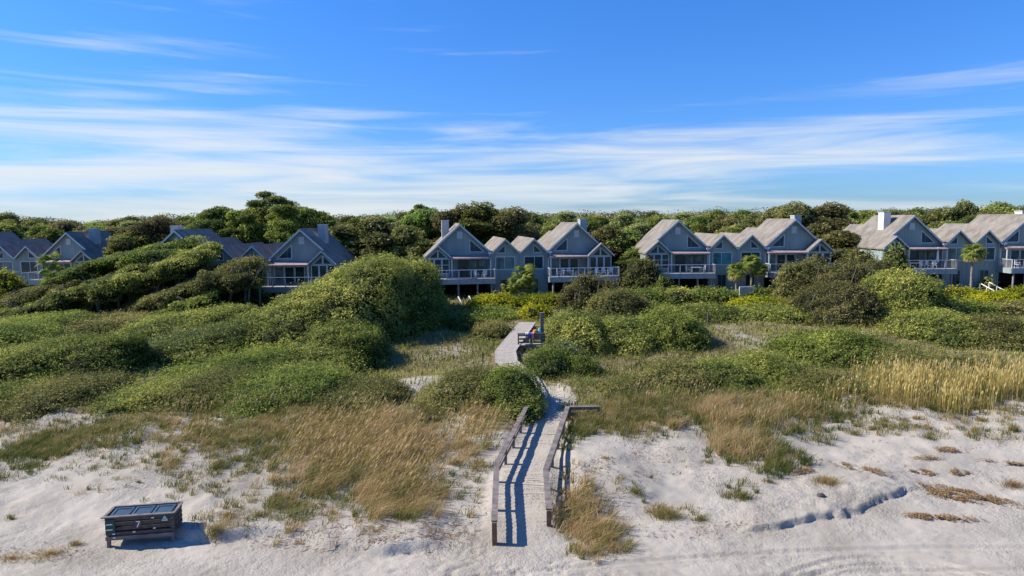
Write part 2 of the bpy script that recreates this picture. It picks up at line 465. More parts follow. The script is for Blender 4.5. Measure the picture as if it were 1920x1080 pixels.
def veg_mask(x, y):
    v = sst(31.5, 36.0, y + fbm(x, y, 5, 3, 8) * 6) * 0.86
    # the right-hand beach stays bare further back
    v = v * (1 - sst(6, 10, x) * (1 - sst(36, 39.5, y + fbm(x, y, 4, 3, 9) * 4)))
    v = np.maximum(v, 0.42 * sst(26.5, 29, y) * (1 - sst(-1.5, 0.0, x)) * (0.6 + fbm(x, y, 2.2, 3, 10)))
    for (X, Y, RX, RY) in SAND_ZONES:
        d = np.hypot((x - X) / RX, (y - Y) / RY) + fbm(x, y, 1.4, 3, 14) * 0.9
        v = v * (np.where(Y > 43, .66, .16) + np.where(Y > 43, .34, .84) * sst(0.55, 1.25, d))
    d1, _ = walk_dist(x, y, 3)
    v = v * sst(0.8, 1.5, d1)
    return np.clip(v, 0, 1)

ys = list(np.arange(-30, 8, 2.0)) + list(np.arange(8, 19.5, 0.4)) + list(np.arange(19.5, 30.5, 0.055))
while ys[-1] < 115: ys.append(ys[-1] * 1.0068)
while ys[-1] < 6000: ys.append(ys[-1] * 1.12)
ys = np.array(ys)
us = np.linspace(-1, 1, 421)
XX = us[None, :] * (np.abs(ys[:, None]) * 0.86 + 14.0 * np.exp(-((ys[:, None]) / 14) ** 2) + 4.0)
YY = np.repeat(ys[:, None], len(us), 1)
ZZ = zterr(XX, YY)
VV = np.stack([XX, YY, ZZ], -1).reshape(-1, 3)
nr, nc = XX.shape
ii = np.arange((nr - 1) * (nc - 1)); r_, c_ = ii // (nc - 1), ii % (nc - 1)
b0 = r_ * nc + c_
FF = np.stack([b0, b0 + 1, b0 + nc + 1, b0 + nc], -1)
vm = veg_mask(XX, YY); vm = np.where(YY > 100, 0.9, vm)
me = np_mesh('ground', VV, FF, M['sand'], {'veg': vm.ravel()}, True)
g_ob = link('ground', me); tag(g_ob, kind='structure')

m_, t_, b_ = new_mat('sea_water')
b_.inputs['Base Color'].default_value = (.03, .085, .10, 1); b_.inputs['Roughness'].default_value = .25
nz_ = N(t_, 'ShaderNodeTexNoise', i_Scale=.35, i_Detail=4.0); bn_ = N(t_, 'ShaderNodeBump'); bn_.inputs['Distance'].default_value = .4
t_.links.new(nz_.outputs['Fac'], bn_.inputs['Height']); t_.links.new(bn_.outputs[0], b_.inputs['Normal'])
m = MB(); m.add([(-5000, -5000, -.25), (5000, -5000, -.25), (5000, -24, -.25), (-5000, -24, -.25)], [(0, 1, 2, 3)])
tag(m.build('sea', m_), kind='structure')
# ------------------------------------------------------------------ the villas
VZ = dict(peak=9.5, slope=0.905, floor=2.5)
def zroof(u): return 9.5 - 0.905 * abs(u)
def chevron(x0, z0, xl, xr, sl, t):
    """roof section: peak (x0,z0), outer edges xl<x0<xr, slope sl, thickness t"""
    return [(xl, z0 - sl * (x0 - xl)), (x0, z0), (xr, z0 - sl * (xr - x0)), (xr, z0 - sl * (xr - x0) - t), (x0, z0 - t), (xl, z0 - sl * (x0 - xl) - t)]
def window(parent, poly, y, w=0.10, pane='glass', mull=(), name='window', fmat='trim'):
    """frame round a polygon in the xz plane, front face at y, pane set back; mullions as (a, b)"""
    fb = MB(); n = len(poly)
    for i in range(n):
        a, b = poly[i], poly[(i + 1) % n]
        fb.bar(a, b, w, y - 0.05 - 0.003 * i, y + 0.02)
    o = fb.build(name, M[fmat], parent)
    pb = MB(); pb.prism(poly, y - 0.018, y + 0.004)
    pb.build('pane', M[pane], o)
    for i, (a, b) in enumerate(mull):
        mb = MB(); mb.bar(a, b, 0.065, y - 0.042 - 0.002 * i, y - 0.012)
        mb.build('mullion', M[fmat], o)
    return o
MO = 7.78
def main_unit(B, cx, s):
    """a big gabled half of the building; s is the side its corner porch stands on"""
    X = lambda u: cx + s * u
    def box(m, u0, u1, *r):
        a, b = sorted((X(u0), X(u1))); return m.box(a, b, *r)
    # body of the house above the stilts
    m = MB(); m.prism([(X(-4.1), 2.34), (X(4.5), 2.34), (X(4.5), 5.2), (X(0), 9.27), (X(-4.1), 5.56)], 0, 9.9)
    wall = m.build('gable_wall', M['wall'], B)
    m = MB(); m.prism([(X(-3.4), 2.34), (X(4.3), 2.34), (X(4.3), 3.8), (X(-.3), 7.9), (X(-3.4), 5.1)], 9.9, 17.0); m.build('rear_wall', M['wall'], B)
    # battens: the vertical joints of the cladding
    m = MB()
    for k in range(9):
        u = -3.7 + k * 0.92
        top = min(9.2 - 0.905 * abs(u), 9.2)
        box(m, u - .02, u + .02, -0.022, 0.003, 5.62, top - 0.12)
    tag(m.build('batten', M['wall'], wall), kind='stuff')
    # roof: front part and lower rear part
    m = MB(); m.prism([(X(-4.25), 9.5 - .905 * 4.25), (X(0), 9.5), (X(4.75), 9.5 - .905 * 4.75), (X(4.75), 9.5 - .905 * 4.75 - .2), (X(0), 9.28), (X(-4.25), 9.5 - .905 * 4.25 - .2)], -0.5, 10.0)
    roof = m.build('roof', M['roof'], B)
    m = MB(); m.prism([(X(-3.6), 8.2 - .905 * 3.0), (X(-.3), 8.2), (X(4.4), 8.2 - .905 * 4.7), (X(4.4), 8.2 - .905 * 4.7 - .2), (X(-.3), 7.98), (X(-3.6), 8.2 - .905 * 3.0 - .2)], 9.98, 17.5)
    m.build('rear_roof', M['roof'], B)
    # ridge cap
    m = MB(); m.prism([(X(-.16), 9.37), (X(0), 9.55), (X(.16), 9.37)], -0.48, 9.95); m.build('ridge_cap', M['roof'], roof)
    # rake boards on the front edge
    for a, b in (((-4.25), 0), (0, 4.75)):
        m = MB(); lo = 0.30
        m.prism([(X(a), zroof(a) - .02), (X(b), zroof(b) - .02), (X(b), zroof(b) - lo), (X(a), zroof(a) - lo)], -0.56, -0.505)
        m.build('rake_board', M['trim'], roof)
    # louvred vent
    m = MB(); m.box(cx - .36, cx + .36, -0.05, 0.003, 7.55, 8.5); v = m.build('vent', M['trim'], B)
    for k in range(5):
        m = MB(); m.box(cx - .32, cx + .32, -0.075, -0.048, 7.62 + k * .17, 7.72 + k * .17); m.build('louvre', M['trim'], v)
    # triangular gable window on the inner side
    window(B, [(X(-1.3), 5.78), (X(-3.15), 5.78), (X(-1.3), 7.45)], -0.004, 0.11)
    # pent roof over the doors
    m = MB()
    a, b = sorted((X(-4.0), X(1.35)))
    m.add([(a, -1.75, 5.07), (b, -1.75, 5.07), (b, -.003, 5.42), (a, -.003, 5.42), (a, -1.75, 4.9), (b, -1.75, 4.9), (b, -.003, 5.25), (a, -.003, 5.25)],
          [(3, 2, 1, 0), (4, 5, 6, 7), (0, 1, 5, 4), (1, 2, 6, 5), (2, 3, 7, 6), (3, 0, 4, 7)])
    m.build('pent_roof', M['pent'], B)
    for u in (-3.85, 1.18):
        m = MB(); box(m, u - .07, u + .07, -1.7, -1.56, 2.5, 4.95); m.build('porch_post', M['trim'], B)
    # sliding doors
    for k, (u, pn) in enumerate(((-2.95, 'glass_pale'), (-1.65, 'glass_pale'), (-0.35, 'glass'))):
        window(B, [(X(u - .58), 2.56), (X(u + .58), 2.56), (X(u + .58), 4.72), (X(u - .58), 4.72)], -0.004, 0.09, pn if s < 0 else ('glass' if k else 'glass_pale'), name='sliding_door', fmat='metal' if s < 0 else 'trim')
    # corner porch with its own gable
    pz = zroof(2.95)
    m = MB(); m.prism([(X(1.42), 2.52), (X(4.5), 2.52), (X(4.5), pz - .905 * 1.55 - .22), (X(2.95), pz - .26), (X(1.42), pz - .905 * 1.53 - .22)], -1.3, -0.004)
    m.build('porch_wall', M['wall'], B)
    m = MB()
    m.prism([(X(2.95), pz), (X(4.75), pz - .905 * 1.8), (X(4.75), pz - .905 * 1.8 - .18), (X(2.95), pz - .2)], -1.85, -0.502)
    m.prism([(X(2.95) , pz), (X(1.2), pz - .905 * 1.75), (X(1.2), pz - .905 * 1.75 - .18), (X(2.95), pz - .2)], -1.85, -0.004)
    pr = m.build('porch_roof', M['roof'], B)
    for a, b in ((1.2, 2.95), (2.95, 4.75)):
        m = MB(); za, zb = pz - .905 * abs(a - 2.95), pz - .905 * abs(b - 2.95)
        m.prism([(X(a), za - .02), (X(b), zb - .02), (X(b), zb - .22), (X(a), za - .22)], -1.9, -1.853); m.build('rake_board', M['trim'], pr)
    for k, u in enumerate((1.95, 2.95, 3.95)):
        window(B, [(X(u - .44), 3.1), (X(u + .44), 3.1), (X(u + .44), 4.95), (X(u - .44), 4.95)], -1.304, 0.08, mull=[((X(u - .44), 4.2), (X(u + .44), 4.2))] if s < 0 else ())
    window(B, [(X(1.75), 5.1), (X(2.9), 5.1), (X(2.9), 6.15)], -1.304, 0.08)
    window(B, [(X(3.0), 5.1), (X(4.15), 5.1), (X(3.0), 6.15)], -1.304, 0.08)
    # chimney on the outer slope
    m = MB(); box(m, 1.25, 2.2, 3.0, 4.5, 7.2, 9.9); ch = m.build('chimney', M['chimney'], roof)
    m = MB(); box(m, 1.2, 2.25, 2.95, 4.55, 9.9, 10.0); m.build('chimney_cap', M['metal'], ch) if False else m.build('chimney_cap', M['trim'], ch)
    # deck
    a, b = sorted((X(-4.3), X(5.05)))
    m = MB(); m.box(a, b, -3.2, -0.004, 2.36, 2.5); deck = m.build('deck', M['deckwood'], B)
    n = 6; st = (b - a) / n
    for k in range(n):
        m = MB(); m.box(a + k * st + .012, a + (k + 1) * st - .012, -3.26 - .004 * (k % 2), -3.204, 1.82, 2.47); m.build('fascia_panel', M['fascia'], deck)
    for xa in (a, b):
        for k in range(2):
            m = MB(); m.box(xa - .03 - (.03 if xa == a else 0), xa + (.03 if xa == b else -.004) + .03, -3.2 + k * 1.6, -1.63 + k * 1.6, 1.82, 2.47); m.build('fascia_panel', M['fascia'], deck)
    rail = MB(); rail.box(a, b, -3.24, -3.12, 3.60, 3.66); tr = rail.build('top_rail', M['trim'], deck)
    m = MB(); m.box(a, b, -3.2, -3.15, 2.62, 2.66); m.build('bottom_rail', M['trim'], deck)
    for xa in (a + .05, b - .05):
        m = MB(); m.box(xa - .05, xa + .05, -3.1, -0.05, 3.60, 3.655); m.build('side_rail', M['trim'], deck)
        m = MB()
        for k in range(22): m.box(xa - .015, xa + .015, -3.05 + k * .135, -3.02 + k * .135, 2.5, 3.6)
        tag(m.build('side_baluster', M['deckwood'], deck), kind='stuff')
    for k in range(n + 1):
        xk = a + k * st + (.06 if k == 0 else -.06 if k == n else 0)
        m = MB(); m.box(xk - .045, xk + .045, -3.3, -3.27, 1.9, 3.6) if False else m.box(xk - .045, xk + .045, -3.22, -3.13, 2.5, 3.6); m.build('rail_post', M['trim'], deck)
    m = MB()
    nb = int((b - a) / 0.14)
    for k in range(nb): m.box(a + .1 + k * .14, a + .122 + k * .14, -3.185, -3.165, 2.66, 3.6)
    tag(m.build('baluster', M['metal'], deck), kind='stuff')
    # stilts under the deck and the undercroft, coloured near-black to deepen its shade
    for xk in (a + .5, a + 2.0, a + 4.6, b - 2.3, b - .5):
        m = MB(); m.tube([(xk, -2.9, -.6), (xk, -2.9, 2.36)], [.13, .12], 8); m.build('stilt', M['post'], B)
    for xk in (a + .4, a + 4.6, b - .6):
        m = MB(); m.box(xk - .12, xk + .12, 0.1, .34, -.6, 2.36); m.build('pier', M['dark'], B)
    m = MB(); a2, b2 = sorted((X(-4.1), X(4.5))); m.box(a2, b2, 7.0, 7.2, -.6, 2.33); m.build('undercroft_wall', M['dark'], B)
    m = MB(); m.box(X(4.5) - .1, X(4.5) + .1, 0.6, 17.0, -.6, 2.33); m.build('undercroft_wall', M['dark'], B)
    # gutter and downspout in the valley
    m = MB(); m.tube([(X(-3.82), -1.0, 5.6), (X(-3.82), -1.0, 5.35), (X(-3.95), -.5, 4.9), (X(-3.95), -.5, 2.6)], [.07, .07, .05, .05], 6)
    m.box(X(-3.82) - .22, X(-3.82) + .22, -1.15, -.95, 5.55, 5.72)
    m.build('downspout', M['white'], B)
def small_unit(B, cx, s, pane):
    X = lambda u: cx + s * u
    m = MB(); m.prism([(cx - 1.9, -.6), (cx + 1.9, -.6), (cx + 1.9, 5.5), (cx, 7.3), (cx - 1.9, 5.5)], -0.4 - (0.003 if s > 0 else 0), 13.5)
    w = m.build('narrow_gable_wall', M['wall'], B)
    m = MB()
    for k in range(5):
        x = cx - 1.5 + k * .75
        m.box(x - .02, x + .02, -0.428, -0.39, 0, 3.2)
    tag(m.build('batten', M['wall'], w), kind='stuff')
    m = MB(); m.prism(chevron(cx, 7.52, cx - 1.98 + (.1 if s > 0 else 0), cx + 1.98 - (.1 if s < 0 else 0), .965, .2), -0.95 - (.003 if s > 0 else 0), 13.2); r = m.build('roof', M['roof'], B)
    for a, b in ((-1.9, 0), (0, 1.9)):
        m = MB(); za, zb = 7.5 - .965 * abs(a), 7.5 - .965 * abs(b)
        m.prism([(cx + a, za), (cx + b, zb), (cx + b, zb - .25), (cx + a, za - .25)], -1.0, -0.954); m.build('rake_board', M['trim'], r)
    yw = -0.404 - (0.003 if s > 0 else 0)
    window(B, [(cx - 1.28, 3.42), (cx + 1.28, 3.42), (cx + 1.28, 5.1), (cx - 1.28, 5.1)], yw, 0.13, pane, mull=[((cx + .1 * s, 3.42), (cx + .1 * s, 5.1))])
    window(B, [(X(0), 5.62), (X(1.15), 5.62), (X(0), 6.72)], yw, 0.10)
    m = MB(); m.box(cx - 1.88, cx + 1.88, yw - .04, yw + .002, 3.0, 3.12); m.build('belt_board', M['fascia'], B)
    # ground-floor door
    window(B, [(cx - .6, 0.05), (cx + .6, 0.05), (cx + .6, 2.1), (cx - .6, 2.1)], yw, 0.10, 'glass', name='ground_door', fmat='fascia')
    m = MB(); m.box(X(1.8) - .09, X(1.8) + .09, yw - .12, yw, -.5, 5.3); m.build('corner_post', M['fascia'], B)
def make_villa():
    B = empty('beach_villa', (0, 0, 0))
    main_unit(B, -7.85, -1)
    main_unit(B, 7.85, 1)
    small_unit(B, -1.91, -1, 'glass_pale')
    small_unit(B, 1.91, 1, 'glass')
    return B
villa = make_villa()
VILLAS = [  # px of the point between the narrow gables, depth, turn, base height
    (973, 91, 8, 2.05, 'grey-blue stilt villa facing the boardwalk, with wide decks behind yellow hedges'),
    (1379, 92.5, 0, 2.3, 'grey-blue stilt villa with three palms before its narrow gables'),
    (1817, 92, 0, 2.65, 'grey-blue stilt villa with a bright chimney and a closed parasol on its deck'),
    (449, 86, 0, 1.62, 'stilt villa half hidden by the big green mound, its dark roof slopes in shade'),
    (33, 104, 0, 1.25, 'stilt villa behind the wind-bent trees, only its roofs and narrow gables in the clear')]
VOBJ = []
bpy.context.view_layer.update()
for i, (px, Y, rot, z0, lab) in enumerate(VILLAS):
    o = villa if i == 0 else copy_tree(villa)
    p = at(px, 470, Y)
    o.location = (p.x, Y, z0 - 0.0); o.rotation_euler = (0, 0, R(rot))
    tag(o, lab, 'house', 'stilt villas in a row behind the dunes')
    VOBJ.append(o)
bpy.context.view_layer.update()
# the three-palm villa has no chimney on its first gable
for q in list(VOBJ[1].children_recursive):
    if q.name.startswith('chimney'):
        bb = [Vector(c) for c in q.bound_box]
        if bb[0].x < 0 and not q.name.startswith('chimney_cap'):
            for r in list(q.children): bpy.data.objects.remove(r)
            bpy.data.objects.remove(q); break
# the chimney villa's stack gets a paler colour to look sunlit
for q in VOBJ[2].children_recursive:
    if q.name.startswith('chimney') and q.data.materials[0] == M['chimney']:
        q.data = q.data.copy(); q.data.materials[0] = M['chimney_sunlit']; q['label'] = 'pale painted chimney'
# the teal blind in one picture window
for ch in VOBJ[1].children:
    if ch.name.startswith('window'):
        bb = [Vector(c) for c in ch.bound_box]
        if abs((bb[0].x + bb[6].x) / 2 + 1.91) < .2 and bb[6].x - bb[0].x > 2:
            for q in ch.children:
                if q.name.startswith('pane'):
                    q.data = q.data.copy(); q.data.materials[0] = M['glass_teal']
            ch['label'] = 'picture window with a teal blind'
M['post_brown'] = paint('sand_worn_brown_post', (.17, .105, .07), .85, .3, 3.0, (2, 2, 6), .2, .4, 40)
# ------------------------------------------------------------------ boardwalk
def walk_frame(i):
    a, b = Vector(WALK[i]), Vector(WALK[i + 1])
    d = b - a; L = math.hypot(d.x, d.y)
    return a, b, d, L
bw = empty('boardwalk', (0, 0, 0), 0, 'weathered timber boardwalk winding from the beach up through the dunes', 'boardwalk')
plank_mb = MB(); plank_mb.box(-WALK_W, WALK_W, -0.068, 0.068, -0.04, 0.0)
plank_me = plank_mb.mesh('plank', M['plank'])
npl = 0
for i in range(len(WALK) - 1):
    a, b, d, L = walk_frame(i)
    step = 0.15
    n = int(L / step)
    ang = math.atan2(d.y, d.x) - math.pi / 2
    pitch = math.atan2(d.z, L)
    if i < 2: n = n if i == 0 else n
    for k in range(n):
        t = (k + .5) / n
        p = a + d * t
        if i == 1 and k % 2 and k > 20: continue          # the sand lies deepest here
        if i >= 2 and npl >= 285: break
        o = bpy.data.objects.new('plank', plank_me); COL.objects.link(o); o.parent = bw
        lift = 0.0 if i >= 2 else -0.014 + 0.022 * math.sin(k * 1.7) + .012 * math.sin(k * .21 + 1)
        if i == 0: lift -= .055 * max(0.0, 1 - k / 13.0)
        o.location = (p.x + random.uniform(-.02, .02), p.y, p.z + lift + random.uniform(-.004, .004)); o.scale = (1.0 if i < 2 else .80, 1, 1)
        o.rotation_euler = (pitch, random.uniform(-.006, .006), ang + random.uniform(-.008, .008))
        npl += 1
# beams under the raised stretch
for i in range(2, len(WALK) - 1):
    a, b, d, L = walk_frame(i)
    side = Vector((-d.y, d.x, 0)).normalized()
    for s in (-.72, 0.72):
        m = MB(); m.beam(a + side * s - Vector((0, 0, .16)), b + side * s - Vector((0, 0, .16)), .08, .22)
        m.build('stringer', M['weather_dark'], bw)
# corner decks where the walk turns
for i in (3, 4, 5):
    c = Vector(WALK[i])
    m = MB(); n = 14
    m.add([(c.x + .80 * math.cos(2 * math.pi * k / n), c.y + .80 * math.sin(2 * math.pi * k / n), c.z - .006 - .002 * i) for k in range(n)] + [(c.x + .80 * math.cos(2 * math.pi * k / n), c.y + .80 * math.sin(2 * math.pi * k / n), c.z - .05) for k in range(n)],
          [tuple(range(n)), tuple(range(2 * n - 1, n - 1, -1))] + [(k, k + n, (k + 1) % n + n, (k + 1) % n) for k in range(n)])
    m.build('corner_landing', M['plank'], bw)
# last planks to the houses as one surface far off
a, b, d, L = walk_frame(5)

def railing(name, pts, label, low=0.42, cat='railing'):
    """pts: top-rail points; wide cap board, one lower rail, posts into the ground"""
    root = empty(name, (pts[0][0], pts[0][1], Z(pts[0][0], pts[0][1])), 0, label, cat)
    inv = Vector(root.location)
    P = [Vector(p) - inv for p in pts]
    for a, b in zip(P[:-1], P[1:]):
        m = MB(); m.beam(a, b, .24, .05); m.build('cap_board', M['weather'], root)
        m = MB(); m.beam(a - Vector((0, 0, .10)), b - Vector((0, 0, .10)), .05, .14); m.build('upper_rail', M['weather'], root)
        m = MB(); m.beam(a - Vector((0, 0, low)), b - Vector((0, 0, low)), .05, .16); m.build('lower_rail', M['weather'], root)
        L = (b - a).length; n = max(1, round(L / 1.9))
        for k in range(n + 1):
            if k == 0 and a is not P[0]: continue
            p = a + (b - a) * (k / n)
            gz = Z(p.x + inv.x, p.y + inv.y) - inv.z
            hw = .09 if k == 0 else .065
            m = MB(); m.box(p.x - hw, p.x + hw, p.y - hw, p.y + hw, gz - .4, p.z - .03)
            m.build('post', M['post_brown'] if (k == 0) else M['weather'], root)
    return root
railing('walkway_railing', [(-.72, 24.05, 1.02), (-.72, 28.4, 1.60), (.74, 35.6, 2.12)], 'low timber railing along the left edge of the sandy ramp, casting two stripes of shadow')
railing('walkway_railing', [(1.34, 25.2, .95), (1.36, 27.9, 1.50), (2.9, 35.4, 2.12)], 'low timber railing along the right edge of the sandy ramp, its foot in dry grass')
railing('walkway_railing', [(2.98, 35.42, 2.10), (4.55, 35.5, 2.08)], 'short level rail standing out sideways at the head of the ramp')

# lookout bench with its back of three boards, and the shower post
b0, b1 = at(972, 645, 54.2), at(1021, 645, 54.2)
fz = 1.98
bench = empty('lookout_bench', (b0.x, 54.2, fz), 0, 'timber bench with slatted back on the landing beside the shower post', 'bench')
W = b1.x - b0.x
m = MB(); m.box(-.1, W + .1, -.15, 1.5, -.06, -.005); m.build('landing', M['plank'], bench)
m = MB(); m.box(-.1, W + .1, -.19, -.152, -.28, -.008); m.build('edge_board', M['weather'], bench)
for k, z in enumerate((.22, .5, .8)):
    m = MB(); m.box(-.03, W + .03, -.10, -.055, z - .07, z + .07); m.build('back_slat', M['weather'], bench)
m = MB(); m.box(-.06, W + .06, -.16, .08, .90, .95); m.build('cap_board', M['weather_dark'], bench)
m = MB(); m.box(.05, W - .05, .0, .5, .42, .47); m.build('seat', M['weather'], bench)
for x in (0, W * .5, W):
    m = MB(); m.box(x - .05, x + .05, -.05, .05, -.5, .90); m.build('post', M['weather_dark'], bench)
sp = at(1016.5, 640, 54.9)
shp = empty('shower_post', (sp.x, 54.9, fz - .3), 0, 'tall square timber shower post at the end of the bench', 'post')
m = MB(); m.box(-.14, .14, -.14, .14, -.2, 2.75); m.build('shaft', M['weather'], shp)
m = MB(); m.box(-.18, .18, -.18, .18, 2.75, 2.82); m.build('cap', M['weather'], shp)
m = MB(); m.tube([(-.14, 0, 2.3), (-.36, 0, 2.35), (-.42, 0, 2.22)], [.03, .03, .05], 6); m.build('shower_head', M['metal'], shp)

# beach things left on the bench
M['blue'] = paint('blue_cloth', (.05, .12, .42), .8, .1, 6); M['teal'] = paint('teal_plastic', (.10, .45, .60), .4, .05)
M['pinkc'] = paint('pink_cloth', (.62, .22, .25), .8, .1, 6); M['orange'] = paint('orange_brown_cloth', (.42, .21, .06), .8, .2, 6)
M['cream'] = paint('pale_cloth', (.55, .62, .66), .8, .1, 6); M['yellow'] = paint('yellow_plastic', (.70, .66, .22), .5, .05)
def lump(name, loc, r, mat, label, cat, seed, parent=None):
    rng = np.random.default_rng(seed)
    import bmesh
    bm = bmesh.new(); bmesh.ops.create_icosphere(bm, subdivisions=3, radius=1)
    for v in bm.verts:
        n = vnoise3(np.array([[v.co.x * 1.7 + seed, v.co.y * 1.7, v.co.z * 1.7]]), seed)[0]
        k = .72 + .55 * n
        v.co = Vector((v.co.x * r[0] * k, v.co.y * r[1] * k, max(-.25, v.co.z) * r[2] * k))
    me = bpy.data.meshes.new(name); bm.to_mesh(me); bm.free(); me.materials.append(M[mat])
    for p in me.polygons: p.use_smooth = True
    o = link(name, me); o.location = loc
    if parent is not None: o.parent = parent
    return tag(o, label, cat) if label else o
def benchpt(px, dy, dz): 
    p = at(px, 630, 54.2); return (p.x, 54.2 + dy, fz + dz)
# towel draped over the cap board: pale, blue, with pink edge
def towel(px0, px1, mat, label, drop):
    a, b = at(px0, 630, 54.2).x, at(px1, 630, 54.2).x
    m = MB(); prof = [(.34, .50), (.14, .60), (.10, .965), (-.02, 1.0), (-.175, .96), (-.185, .96 - drop)]
    nx = 5
    vs = []
    for i in range(nx + 1):
        for (y, z) in prof:
            vs.append((a + (b - a) * i / nx, 54.2 + y - .01 * math.sin(i * 2.1), fz + z + .02 * math.sin(i * 1.7 + y * 9)))
    k = len(prof)
    fs = [(i * k + j, i * k + j + 1, (i + 1) * k + j + 1, (i + 1) * k + j) for i in range(nx) for j in range(k - 1)]
    m.add(vs, fs); o = m.build('beach_towel', M[mat])
    md = o.modifiers.new('thick', 'SOLIDIFY'); md.thickness = .02; md.offset = 1
    return tag(o, label, 'towel')
towel(985.5, 990.5, 'cream', 'pale blue towel hung over the left part of the bench back', .10)
towel(991, 996.5, 'blue', 'blue towel hung over the middle of the bench back', .12)
towel(997, 1001, 'pinkc', 'pink towel hung low over the bench back', .42)
lump('beach_bag', benchpt(1004.5, .28, .62), (.30, .22, .62), 'orange', 'orange-brown beach bag standing on the bench by the towels', 'bag', 3)
lump('beach_float', benchpt(1011.5, .30, .62), (.19, .17, .70), 'teal', 'turquoise rolled float leaning against the shower post', 'float', 5)
m = MB()
c = Vector(benchpt(996, -.24, .25))
m.tube([c + Vector((-.12, 0, .22)), c + Vector((-.13, 0, .0)), c + Vector((-.07, 0, -.12)), c + Vector((.07, 0, -.12)), c + Vector((.13, 0, 0)), c + Vector((.12, 0, .22))], [.035] * 6, 6)
tag(m.build('pool_noodle', M['yellow']), 'small bent yellow foam tube hanging on the outside of the bench back', 'foam tube')

# ------------------------------------------------------------------ bin stand on the sand
M['bin'] = paint('slate_blue_bin_plastic', (.045, .075, .10), .38, .12, 3, (1, 1, 1), .5)
M['green'] = paint('dark_green_plate', (.012, .06, .055), .5, .1)
gz = Z(-13.8, 24.4)
stand = empty('bin_stand', (-15.05, 24.15, gz - .02), R(9), 'dark slatted timber bin enclosure numbered 7 standing on the sand', 'bin stand')
Wb, Db = 2.38, .90
def bbox_part(name, mat, *r, parent=stand):
    m = MB(); m.box(*r); return m.build(name, M[mat], parent)
for k, z in enumerate((.50, .68, .86, 1.04)):
    bbox_part('slat', 'weather_dark', .02, Wb - .02, -.045, -.003 - .002 * k, z - .06, z + .055)
bbox_part('bottom_beam', 'weather', .0, Wb, -.07, .06, .26, .40)
for s, x in ((-1, -.035), (1, Wb + .001)):
    for z in (.50, .68, .86, 1.04):
        bbox_part('side_slat', 'weather_dark', x, x + .034, .06, Db - .06, z - .07, z + .065)
for z in (.50, .68, .86, 1.04):
    bbox_part('back_slat', 'weather_dark', .02, Wb - .02, Db, Db + .03, z - .07, z + .065)
for x in (.01, Wb - .12):
    for y in (0, Db - .11):
        bbox_part('leg', 'weather', x, x + .11, y, y + .11, -.25, 1.12)
for nm, r in (('front_cap', (-.10, Wb + .06, -.10, .03, 1.125, 1.165)), ('back_cap', (-.04, Wb + .04, Db - .02, Db + .07, 1.125, 1.165)),
              ('side_cap', (-.07, .03, .03, Db - .02, 1.122, 1.16)), ('side_cap', (Wb - .03, Wb + .07, .03, Db - .02, 1.122, 1.16))):
    bbox_part(nm, 'weather', *r)
bbox_part('floor_board', 'weather_dark', .02, Wb - .02, .06, Db - .02, .34, .375)
binlab = ['leftmost of the three slate-blue wheeled bins sunk in the slatted stand', 'middle one of the three slate-blue wheeled bins in the slatted stand', 'slate-blue wheeled bin at the end of the stand behind the letter plate']
for k in range(3):
    x0 = .10 + k * .735
    bn = empty('wheeled_bin', (0, 0, 0), 0, binlab[k], 'bin', 'wheeled bins in the slatted stand')
    bn.matrix_world = stand.matrix_basis @ Matrix.Translation((x0, .12, .38))
    w = .68
    m = MB(); m.add([(.05, .06, 0), (w - .05, .06, 0), (w - .05, .60, 0), (.05, .60, 0), (0, 0, .68), (w, 0, .68), (w, .66, .68), (0, .66, .68)],
                    [(0, 3, 2, 1), (0, 1, 5, 4), (1, 2, 6, 5), (2, 3, 7, 6), (3, 0, 4, 7), (4, 5, 6, 7)])
    m.build('body', M['bin'], bn)
    m = MB()   # lid: domed rim round a sunk panel, sloping to the front
    o_ = [(-.01, -.02), (w + .01, -.02), (w + .01, .68), (-.01, .68)]
    i_ = [(.09, .10), (w - .09, .10), (w - .09, .57), (.09, .57)]
    zz = lambda y: .70 + .05 * y
    vs = [(x, y, zz(y) - .03) for x, y in o_] + [(x * .97 + .01, y * .97 + .012, zz(y) + .035) for x, y in o_] + [(x, y, zz(y) + .045) for x, y in i_] + [(x * .96 + .014, y * .96 + .016, zz(y) + .018) for x, y in i_]
    fs = []
    for r0 in (0, 4, 8):
        for q in range(4): fs.append((r0 + q, r0 + (q + 1) % 4, r0 + 4 + (q + 1) % 4, r0 + 4 + q))
    fs.append((12, 13, 14, 15)); fs.append((3, 2, 1, 0)); m.add(vs, fs)
    m.build('lid', M['bin'], bn)
    m = MB(); m.tube([(.12, .71, .73), (w - .12, .71, .73)], [.018, .018], 6); m.build('handle', M['bin'], bn)
# plates and figures on the front
def text_part(s, size, loc, mat, parent, name='figure'):
    cu = bpy.data.curves.new(name, 'FONT'); cu.body = s; cu.size = size; cu.extrude = .006; cu.align_x = 'CENTER'; cu.align_y = 'CENTER'
    o = bpy.data.objects.new(name, cu); COL.objects.link(o); o.parent = parent
    o.location = loc; o.rotation_euler = (R(90), 0, 0); cu.materials.append(M[mat]); return o
pl = bbox_part('number_plate', 'weather_dark', 1.02, 1.28, -.062, -.047, .66, .96)
text_part('7', .34, (1.15, -.068, .80), 'white', pl)
pl = bbox_part('letter_plate', 'green', 1.94, 2.22, -.062, -.047, .84, 1.10)
m = MB(); m.bar((1.99, .89), (2.08, 1.05), .022, -.07, -.063); m.bar((2.08, 1.05), (2.17, .89), .022, -.071, -.0635); m.bar((1.98, .885), (2.18, .885), .02, -.072, -.064); m.build('letter_mark', M['white'], pl)
text_part('A', .12, (2.08, -.068, .94), 'white', pl, 'letter')
pl = bbox_part('green_plate', 'green', .04, .36, -.09, -.048, .56, 1.05)
